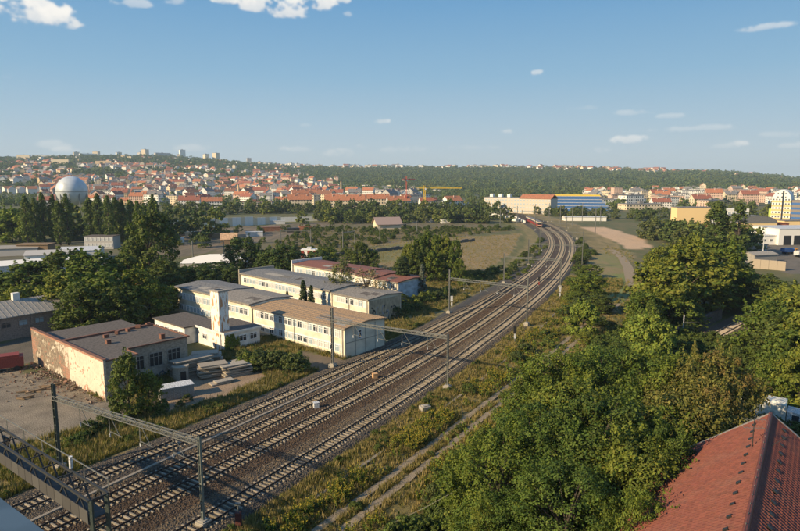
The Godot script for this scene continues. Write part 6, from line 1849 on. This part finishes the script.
	# --- cranes
	for q in [[Vector3(6.06, 1.41, -620), 33.0, mat(0.5, 0.09, 0.06, 0.5), 26.0, 1.2, "red tower crane behind the orange roofs"], [Vector3(25.94, -0.02, -650), 24.0, M.yellow, 40.0, 0.08, "yellow tower crane with long level jib"]]:
		var p: Vector3 = q[0]
		p.y = 0.0
		var o := thing("tower_crane", q[5], "crane", p)
		m = MB.new(); truss(m, Vector3(0, q[1] * 0.5, 0), Vector3(0.01, q[1] * 0.5, 0), 1.4, q[1], 1, 0.25, 0.01)
		for k in int(q[1] / 1.5):
			for s in 4:
				var c0: Vector3 = [Vector3(-0.7, 0, -0.7), Vector3(0.7, 0, -0.7), Vector3(0.7, 0, 0.7), Vector3(-0.7, 0, 0.7)][s]
				var c1: Vector3 = [Vector3(0.7, 0, -0.7), Vector3(0.7, 0, 0.7), Vector3(-0.7, 0, 0.7), Vector3(-0.7, 0, -0.7)][s]
				m.bar(c0 + Vector3(0, 1.5 * k, 0), c1 + Vector3(0, 1.5 * k + 1.5, 0), 0.14)
		for s in 4:
			var c0: Vector3 = [Vector3(-0.7, 0, -0.7), Vector3(0.7, 0, -0.7), Vector3(0.7, 0, 0.7), Vector3(-0.7, 0, 0.7)][s]
			m.bar(c0, c0 + Vector3(0, q[1], 0), 0.42)
		part(o, "mast", m, q[2])
		var jd := Vector3(cos(q[4]), 0, -sin(q[4]))
		m = MB.new(); truss(m, Vector3(0, q[1] - 3, 0) - jd * 8, Vector3(0, q[1] - 3, 0) + jd * q[3], 0.9, 0.9, 20, 0.3, 0.16); part(o, "jib", m, q[2])
		m = MB.new(); m.box(Vector3(0, q[1] - 3.6, 0) - jd * 7, Vector3(2.0, 1.8, 1.4)); part(o, "counterweight", m, M.concrete)
		m = MB.new(); m.box(Vector3(0.9, q[1] - 4, 1.3), Vector3(1.5, 1.8, 1.5)); part(o, "cab", m, M.metal_white)
		m = MB.new(); m.bar(Vector3(0, q[1], 0), Vector3(0, q[1] - 2.6, 0) + jd * q[3] * 0.7, 0.08); m.bar(Vector3(0, q[1], 0), Vector3(0, q[1] - 2.6, 0) - jd * 7, 0.08); part(o, "tie_bars", m, q[2])

func make_woods() -> void:
	var r := RandomNumberGenerator.new()
	r.seed = 71
	var f := FastNoiseLite.new()
	f.seed = 33; f.frequency = 0.0035; f.fractal_octaves = 3
	var built := {}
	for p in taken: built[Vector2i(int(p.x / 20.0), int(p.y / 20.0))] = true
	var sets := [[], [], []]
	var n := 0
	while n < 46000:
		var d := sqrt(r.randf_range(1150.0 * 1150.0, 3330.0 * 3330.0))
		var a := r.randf_range(-0.74, 0.74)
		var x := a * d
		var z := -d
		var k := f.get_noise_2d(x, z)
		n += 1
		var town_side: bool = a < -0.12 and d < 2300.0
		if town_side and k < 0.0 + 0.12 * (1.0 - (d - 1150.0) / 1150.0) and r.randf() < 0.74: continue
		if d > 2940.0 and a > -0.24 and a < 0.5 and r.randf() < 0.86: continue
		if d < 1350.0 and a > -0.2 and r.randf() < 0.5: continue
		if built.has(Vector2i(int(x / 20.0), int(z / 20.0))) and r.randf() < 0.93: continue
		if (built.has(Vector2i(int(x / 20.0), int((z + 20.0) / 20.0))) or built.has(Vector2i(int(x / 20.0), int((z + 40.0) / 20.0)))) and r.randf() < 0.6: continue
		var s := (0.55 + 0.95 * r.randf() * r.randf()) * (1.15 if k > 0 else 0.9)
		var pick_ := f.get_noise_2d(x * 2.3 + 900.0, z * 2.3) + r.randf_range(-0.22, 0.22)
		sets[1 if pick_ < -0.08 else (2 if pick_ > 0.14 else 0)].append(Transform3D(Basis(Vector3.UP, r.randf() * TAU).scaled(Vector3(s, s * r.randf_range(0.7, 1.05), s)), Vector3(x, hill(x, z) - 1.0, z)))
	for k in 3: scatter("hillside_wood", "dense wood covering the far hillside", "wood", protos.wood[k][1], M.leaf, sets[k])
	# greenery between the roofs of the town
	sets = [[], [], []]
	for k in 2600:
		var d := sqrt(r.randf_range(620.0 * 620.0, 1300.0 * 1300.0))
		var x := r.randf_range(-0.74, 0.74) * d
		if f.get_noise_2d(x * 2.0, -d * 2.0) < -0.02: continue
		if built.has(Vector2i(int(x / 20.0), int(-d / 20.0))): continue
		sets[k % 3].append(place(x, -d, r.randf_range(0.4, 0.85), r, -0.5))
	for k in 3: scatter("town_trees", "tree tops between the roofs of the town", "trees", protos.wood[k][1], M.leaf, sets[k])

func make_plants() -> void:
	var plan := [
		["big", "tall leafy maple beside the red tiled roof and the dirt path", [[8.1, -47, 10.7, 4.6], [17.2, -64, 12.5, 5.8], [23.3, -66, 12.7, 5.9], [27.1, -63, 12.8, 5.7], [17, -50, 12.8, 6.1], [11.9, -50, 11.9, 5.3], [25.7, -54, 11.3, 5.3], [18.6, -45, 11, 5.1], [12.3, -42, 10.6, 4.8], [30.4, -60, 12.6, 4.4], [7.9, -43, 7.9, 3.9], [16.1, -38.5, 10.3, 2.8], [21.1, -46, 11.8, 3], [16.6, -56, 11.6, 5.5], [22.6, -53, 11.2, 4.8], [14.6, -64, 10.2, 3.1], [6.2, -42, 7.3, 1.4]]],
		["rusty", "maple with browning crown behind the red roof", [[33.9, -62, 13.1, 4.1], [29.4, -55, 11.9, 3.1]]],
		["mid", "leafy tree in the dense wood beside the railway cutting", [[48, -118, 9, 3.9], [54.4, -126, 13.8, 6.8], [64.8, -136, 16.7, 8], [77.2, -146, 16.2, 7.4], [85.3, -150, 8.5, 6.1], [84.9, -138, 8.9, 6.3], [79, -120, 10.2, 5.5], [70.6, -140, 9.6, 6.9], [55, -122, 9.4, 4.6], [81, -146, 6.7, 6.2], [63.7, -104, 10.2, 4.8], [70.3, -108, 10.8, 5.5], [74.9, -108, 11.2, 4.9], [58.2, -88, 8.9, 4.3], [52, -80, 7.8, 2.6], [65.6, -150, 10, 4.9], [90.3, -190, 13.2, 6.2], [96.7, -175, 7.1, 5.1], [81.8, -190, 10.1, 5.6], [105.6, -215, 12.3, 7], [62, -97, 8.9, 4], [61.8, -90, 11.4, 4.4], [53.1, -78, 9.4, 3.2], [46.2, -110, 8.2, 2.3], [58.8, -124, 6.2, 4.1], [57.1, -135, 7.4, 3.3]]],
		["poplar", "tall columnar poplar standing above the wood by the yellow building", [[124.1, -240, 22.7, 3.9], [126.2, -240, 20.7, 2.7], [130.9, -236, 22.4, 3.5]]],
		["lime", "bright yellow-green bushy tree at the edge of the wood", [[41.3, -99, 9, 3.6]]],
		["lime", "bright yellow-green bushy tree beside the railway and the path", [[36.1, -118, 7.4, 2.9]]],
		["mid", "leafy tree on the railway side of the sandy clearing", [[48.7, -155, 7, 4.1], [46, -140, 4.6, 3.7], [44.3, -150, 3.2, 2.5], [50.7, -175, 2.7, 2.7], [59.6, -190, 4.4, 3.1], [70.8, -235, 2.8, 3.3], [78.1, -250, 2.3, 3.5], [65.6, -225, 2.9, 2.4], [41.9, -128, 2.1, 2.5], [34.9, -112, 2.6, 1.7]]],
		["mid", "leafy tree in the grove between the derelict house and the white sheds", [[-68.2, -150, 12.3, 5.6], [-63.9, -165, 9.6, 4.9], [-72, -142, 14, 7.7], [-87.4, -160, 12.3, 7.1], [-57.8, -132, 11.7, 4.3], [-63.5, -128, 11.4, 6.9], [-54.7, -132, 8.6, 3.9], [-94.6, -155, 9.8, 7.6], [-96.8, -150, 7.3, 6.1], [-73.1, -130, 11.1, 5.3], [-58, -124, 9.3, 4.5], [-63.7, -120, 10, 4.9], [-54.5, -140, 6.5, 3.4], [-80.6, -128, 8.6, 4.2], [-80.4, -185, 12.5, 6]]],
		["mid", "tallest tree of the grove, with a broad rounded top", [[-74.2, -180, 21.5, 7.1]]],
		["mid", "leafy tree before the windowed side of the derelict house", [[-35.1, -76, 8.7, 2.2]]],
		["mid", "lower leafy tree growing against the derelict house's windows", [[-33.4, -78, 5.7, 1.7]]],
		["dark", "dark dense tree between the white tent roof and the pavilions", [[-62.5, -172, 6.4, 5.1], [-59.2, -176, 6.4, 4.9], [-50.1, -196, 12.4, 6.1], [-36.1, -188, 10.9, 6.1], [-41.7, -192, 8.6, 4.7], [-31.9, -190, 8.2, 3.7], [-26.3, -200, 7.7, 4.9], [-55.2, -182, 6.2, 5.9], [-49.4, -178, 5.5, 3.8], [-60.3, -160, 6.5, 3.4], [-54.1, -168, 6.4, 4.1]]],
		["mid", "bushy green tree in the clump at the edge of the dry field", [[2.8, -188, 11.3, 2.5], [5.6, -190, 12.6, 2.8], [8.9, -194, 14.1, 2.9], [11.6, -192, 13.7, 2.5], [14.5, -192, 13.1, 2.8], [17, -188, 12.2, 2.5], [4.2, -182, 9.8, 3], [7.3, -184, 10.2, 3], [10.2, -182, 9.8, 3], [13.3, -184, 9.6, 3], [15.9, -182, 8.6, 2.4], [1.2, -182, 8, 2.7], [17.8, -180, 7.6, 1.8]]],
		["mid", "small green tree behind the red-roofed pavilion", [[-13.5, -205, 9.8, 3.3], [-17.3, -210, 6.5, 3.1], [-9.4, -205, 7.1, 2.7], [-26.1, -215, 7.4, 3.9]]],
		["birch", "birch with drooping pale foliage before the middle pavilion", [[-14.2, -146, 11.3, 3.6]]],
		["thin", "half-bare tree with lacy crown beside the graffiti wall", [[-8, -142, 10.2, 3.9], [-4.6, -140, 7.7, 2.7]]],
		["spruce", "dark spruce between the two front pavilions", [[-21.8, -136, 8.8, 1.6], [-19.9, -135, 7.8, 1.2]]],
		["spruce", "small dark spruce by the wall of the middle pavilion", [[-24.9, -133, 6.8, 0.9]]],
		["spruce", "broad dark spruce at the end of the red-roofed pavilion", [[0.8, -160, 11.3, 3.4]]],
		["silver", "slim grey-green spruce at the end of the red-roofed pavilion", [[5.7, -157, 9.6, 1.5]]],
		["spruce", "small dark spruce by the left corner of the grey-roofed pavilion", [[-42.4, -150, 7, 1.1]]],
		["poplar", "tall dark poplar in the row before the silver sphere", [[-174.3, -285.6, 24.6, 2.1], [-170.9, -286.8, 22.9, 1.9], [-168.7, -289.7, 25.5, 2.1], [-164.9, -291.9, 24.5, 2.2], [-158.7, -284.7, 21.9, 2.3], [-155.9, -286.9, 25, 2.5], [-146.1, -288.4, 23.2, 2.4], [-142.3, -288.6, 25.3, 2.3], [-132.4, -278.4, 24.5, 2.4], [-133.8, -288.1, 23.4, 2.5], [-131.9, -290.9, 22.2, 2.2], [-124.7, -284.2, 22, 2.5], [-119.4, -279.4, 21.8, 1.9], [-117.3, -291.5, 24.6, 2.2]]],
		["far", "leafy tree in the belt behind the poplar row", [[-218.3, -327.8, 16, 7.1], [-214.9, -331.3, 14.5, 8.9], [-214.3, -343.5, 12.2, 9.5], [-206.8, -343.7, 16, 9.4], [-194.8, -337.1, 14.3, 6.8], [-177.3, -317.8, 15.2, 5.9], [-165.8, -309, 13.8, 8], [-165.6, -318.2, 17.2, 8.1], [-164, -332.7, 17.1, 6.1], [-163.4, -344.6, 15.1, 9.5], [-145.6, -318.9, 13.2, 6], [-136, -313.9, 17.9, 6.9], [-126.4, -306.9, 17.6, 8.1], [-136.5, -345.3, 11.9, 7.5], [-124.2, -334, 14.7, 8], [-121.4, -347.3, 13.5, 8], [-104.2, -315.7, 14.7, 6.6], [-99.4, -329.7, 14.9, 6]]],
		["lime", "yellow-green tree among the poplars", [[-190.6, -300, 16.7, 8.3], [-198.1, -300, 14.7, 7.4], [-180.1, -297, 14.9, 4.9]]],
	]
	for q in plan:   # [kind, label, places: x, z, height, radius]
		for t in q[2]: tree(q[0], t[0], t[1], t[2], t[3], q[1], q[1].left(60))
	var r := RandomNumberGenerator.new()
	r.seed = 6
	# belts of trees across the plain: [from, to, depth, count, height range, label]
	var belts := [[Vector2(-201.05, -524.44), Vector2(-65.23, -571.66), 40.0, 46, 6.5, 11.0, "leafy tree in the belt above the grey retaining wall"], [Vector2(-66.15, -449.96), Vector2(73.5, -449.96), 60.0, 60, 6.0, 11.0, "leafy tree in the belt between the field and the orange roofs"], [Vector2(-63.35, -555.01), Vector2(130.47, -571.66), 40.0, 46, 7.0, 12.0, "taller tree behind the cottage and the field belt"], [Vector2(120.75, -510.38), Vector2(213.16, -449.96), 60.0, 44, 4.0, 8.5, "leafy tree in the belt beyond the sandy clearing"], [Vector2(131.22, -555.01), Vector2(253.39, -555.01), 26.0, 22, 3.0, 5.5, "tree in the row before the blue office block"], [Vector2(129.62, -309.81), Vector2(150.88, -265.93), 40.0, 26, 7.0, 11.0, "tree at the back of the wood towards the yellow hall"], [Vector2(-115.8, -281.92), Vector2(-66.82, -290.65), 26.0, 13, 2.5, 5.0, "low tree along the storage yard"], [Vector2(-104.19, -343.72), Vector2(-41.03, -385.83), 22.0, 14, 2.0, 4.2, "low tree in the weedy strip of the storage yard"], [Vector2(263.86, -539.3), Vector2(316.28, -484.38), 40.0, 16, 7.0, 12.0, "tree beside the striped block"]]
	for b in belts:
		for k in b[3]:
			var p: Vector2 = b[0].lerp(b[1], (k + r.randf()) / b[3]) + Vector2(r.randf_range(-4, 4), r.randf_range(-0.5, 0.5) * b[2])
			var h := r.randf_range(b[4], b[5])
			tree("far", p.x, p.y, h, h * r.randf_range(0.4, 0.6), b[6], b[6].left(60))
	# shrubs: [pixel places come as metres], row before the pavilion
	var rows := [[Vector2(-27.37, -98.77), Vector2(-15.05, -94.55), 12, 2.0, 3.2, "dense grey-green shrub in the row before the rusty-roofed pavilion"], [Vector2(-4.95, -148.48), Vector2(9.27, -154.77), 9, 1.2, 2.6, "shrub by the painted end wall of the middle pavilion"], [Vector2(-0.45, -134.24), Vector2(13.23, -165.98), 10, 1.5, 2.8, "shrub in the green strip between pavilions and tracks"], [Vector2(16.88, -175.48), Vector2(33.45, -202.38), 12, 1.5, 2.6, "dark shrub of the hedge at the field's edge"], [Vector2(-36.13, -73.14), Vector2(-29.41, -82.15), 7, 0.8, 1.6, "low shrub on the bank below the derelict house"], [Vector2(-39.26, -67.38), Vector2(-36.71, -72.52), 6, 0.8, 1.8, "low shrub on the bank below the derelict house"], [Vector2(9.09, -86.21), Vector2(31.99, -119.19), 9, 0.9, 2.2, "shrub on the flowery bank between track and path"], [Vector2(31.99, -119.19), Vector2(54.99, -169.03), 8, 1.5, 3.5, "tall shrub beside the track before the bend"], [Vector2(2.73, -55.78), Vector2(12.16, -70.73), 7, 1.2, 2.4, "shrub at the edge of the maples by the path"], [Vector2(3.55, -50.48), Vector2(14.21, -50.48), 10, 1.4, 2.6, "shrub under the maples"], [Vector2(14.9, -75.7), Vector2(40.41, -111.77), 8, 1.2, 2.4, "shrub between the path and the maples"], [Vector2(30.52, -184.24), Vector2(72.69, -309.81), 40, 1.0, 2.0, "shrub in the green rows left of the bend"], [Vector2(35.1, -184.24), Vector2(70.64, -290.65), 34, 0.7, 1.4, "shrub in the green rows left of the bend"], [Vector2(38.58, -134.24), Vector2(92.51, -309.81), 24, 1.2, 2.8, "shrub along the outside of the bend"], [Vector2(61.8, -154.77), Vector2(54.51, -111.77), 10, 2.0, 3.5, "shrub at the edge of the wood"], [Vector2(-99.91, -154.77), Vector2(-65.05, -134.24), 12, 1.6, 3.2, "shrub behind the works building"]]
	for b in rows:
		for k in b[2]:
			var p: Vector2 = b[0].lerp(b[1], (k + r.randf()) / b[2]) + Vector2(r.randf_range(-1.2, 1.2), r.randf_range(-1.5, 1.5))
			var h := r.randf_range(b[3], b[4])
			tree("bush", p.x, p.y, h, h * r.randf_range(0.6, 0.95), b[5], b[5].left(60))
	# weeds, grass and golden flowers: too many to count
	var dry := [tuft(1, 16, 0.5, 0.4, Color(0.36, 0.27, 0.11), Color(0.21, 0.175, 0.06)), tuft(2, 18, 0.5, 0.4, Color(0.13, 0.14, 0.03), Color(0.2, 0.18, 0.045)), tuft(3, 14, 0.8, 0.35, Color(0.27, 0.2, 0.09), Color(0.15, 0.14, 0.04))]
	var sets := [[], [], []]
	var gold := []
	var weeds := []
	for k in 76000:
		var s := r.randf_range(14, 190)
		if r.randf() < 0.4: s = r.randf_range(14, 90)
		var left := r.randf() < 0.5
		var o := pick(OA, s) - 4.0 - 22.0 * pow(r.randf(), 1.3) - (2.4 if s > 120.0 else 0.0) if left else pick(OD, s) + 2.8 + 25.0 * pow(r.randf(), 1.25)
		var p := trk(s, o)
		if in_any(p.x, p.z, [3, 5, 6]): continue
		var path_d := absf(o - path_off(s))
		if not left and (absf(path_d - 0.95) < 0.55): continue
		var g := noise.get_noise_2d(p.x * 2.0, p.z * 2.0)
		if r.randf() > 0.62 + g: continue
		sets[r.randi() % 3 if left else [0, 0, 2, 0, 1][r.randi() % 5]].append(place(p.x, p.z, r.randf_range(0.5, 1.3), r, 0.0))
		if not left and r.randf() < 0.11 + 0.24 * g and path_d > 1.9 and o - pick(OD, s) < 15.0 and o - pick(OD, s) > 6.0: gold.append(place(p.x, p.z, r.randf_range(0.6, 1.15), r))
		if r.randf() < 0.02 + (0.09 * g): weeds.append(place(p.x, p.z, r.randf_range(0.1, 0.3), r))
	for k in 3200:
		var s := r.randf_range(14, 120)
		var o := path_off(s) + r.randf_range(5.5, 45)
		var p := trk(s, o)
		weeds.append(place(p.x, p.z, r.randf_range(0.3, 0.8), r))
	for k in 16000:   # the dry field and the heath behind it
		var p := Vector2(r.randf_range(-60, 70), r.randf_range(-390, -170))
		if in_any(p.x, p.y, [0, 1]):
			sets[0 if r.randf() < 0.85 else 2].append(place(p.x, p.y, r.randf_range(0.4, 0.85), r))
			if in_any(p.x, p.y, [0]) and not in_any(p.x, p.y, [1]) and r.randf() < 0.07: weeds.append(place(p.x, p.y, r.randf_range(0.3, 0.8), r))
	for k in 2500:
		var p := Vector2(r.randf_range(85, 140), r.randf_range(-330, -140))
		if in_any(p.x, p.y, [9, 10]): sets[r.randi() % 3].append(place(p.x, p.y, r.randf_range(0.7, 1.4), r))
	for k in 3: scatter("grass", ["dry straw-coloured grass on the banks and the field", "green grass on the banks", "tall brownish weeds on the banks and the field"][k], "grass", dry[k], M.leaf, sets[k])
	scatter("goldenrod", "yellow flowering goldenrod along the path beside the tracks", "flowers", goldenrod(4), M.leaf, gold)
	scatter("undergrowth", "low green undergrowth on the banks and under the trees", "undergrowth", protos.bush[0][1], M.leaf, weeds)
	print("tufts ", sets[0].size() + sets[1].size() + sets[2].size(), " gold ", gold.size(), " weeds ", weeds.size())
func path_off(s: float) -> float:
	return pick([[0, 17.0], [30, 16.6], [47, 17.0], [65, 17.2], [85, 18.0], [120, 20.5], [160, 25.0]], s)
func make_paths() -> void:
	# two wheel ruts of the path right of the tracks
	for k in 2:
		var o0 := -0.95 + 1.9 * k
		var m := MB.new()
		var s := 12.0
		while s < 150.0:
			var e := s + 1.0
			var w0 := 0.42 + 0.12 * noise2.get_noise_2d(s * 9.0, k * 50.0)
			var w1 := 0.42 + 0.12 * noise2.get_noise_2d(e * 9.0, k * 50.0)
			m.quad(trk(s, path_off(s) + o0 - w0, 0.13), trk(s, path_off(s) + o0 + w0, 0.13), trk(e, path_off(e) + o0 + w1, 0.13), trk(e, path_off(e) + o0 - w1, 0.13))
			s = e
		setting("dirt_path", m, M.path)
	var pts := [Vector3(56.39, 0, -132.28), Vector3(68.15, 0, -177.17), Vector3(79.68, 0, -211.62), Vector3(87.33, 0, -238.76), Vector3(92.71, 0, -265.93)]
	var m := MB.new()
	for i in pts.size() - 1:
		var d: Vector3 = (pts[i + 1] - pts[i]).normalized() * 1.7
		var n := Vector3(-d.z, 0.0, d.x)
		var up := Vector3(0, 0.14 + 0.004 * i, 0)
		m.quad(pts[i] - n + up, pts[i] + n + up, pts[i + 1] + n + up, pts[i + 1] - n + up)
	setting("dirt_path", m, M.path)

func _ready() -> void:
	noise.seed = 2; noise.frequency = 0.045; noise.fractal_octaves = 3
	noise2.seed = 7; noise2.frequency = 0.09; noise2.fractal_octaves = 2
	make_view()
	print("view ", Time.get_ticks_msec())
	make_materials()
	make_line()
	make_ground()
	make_tracks()
	make_paths()
	print("tracks ", Time.get_ticks_msec())
	make_left()
	make_railway_things()
	make_far_masts()
	make_middle()
	make_right()
	make_own_roof()
	print("things ", Time.get_ticks_msec())
	make_protos()
	make_town()
	print("town ", Time.get_ticks_msec())
	make_woods()
	make_plants()
	print("done ", Time.get_ticks_msec())
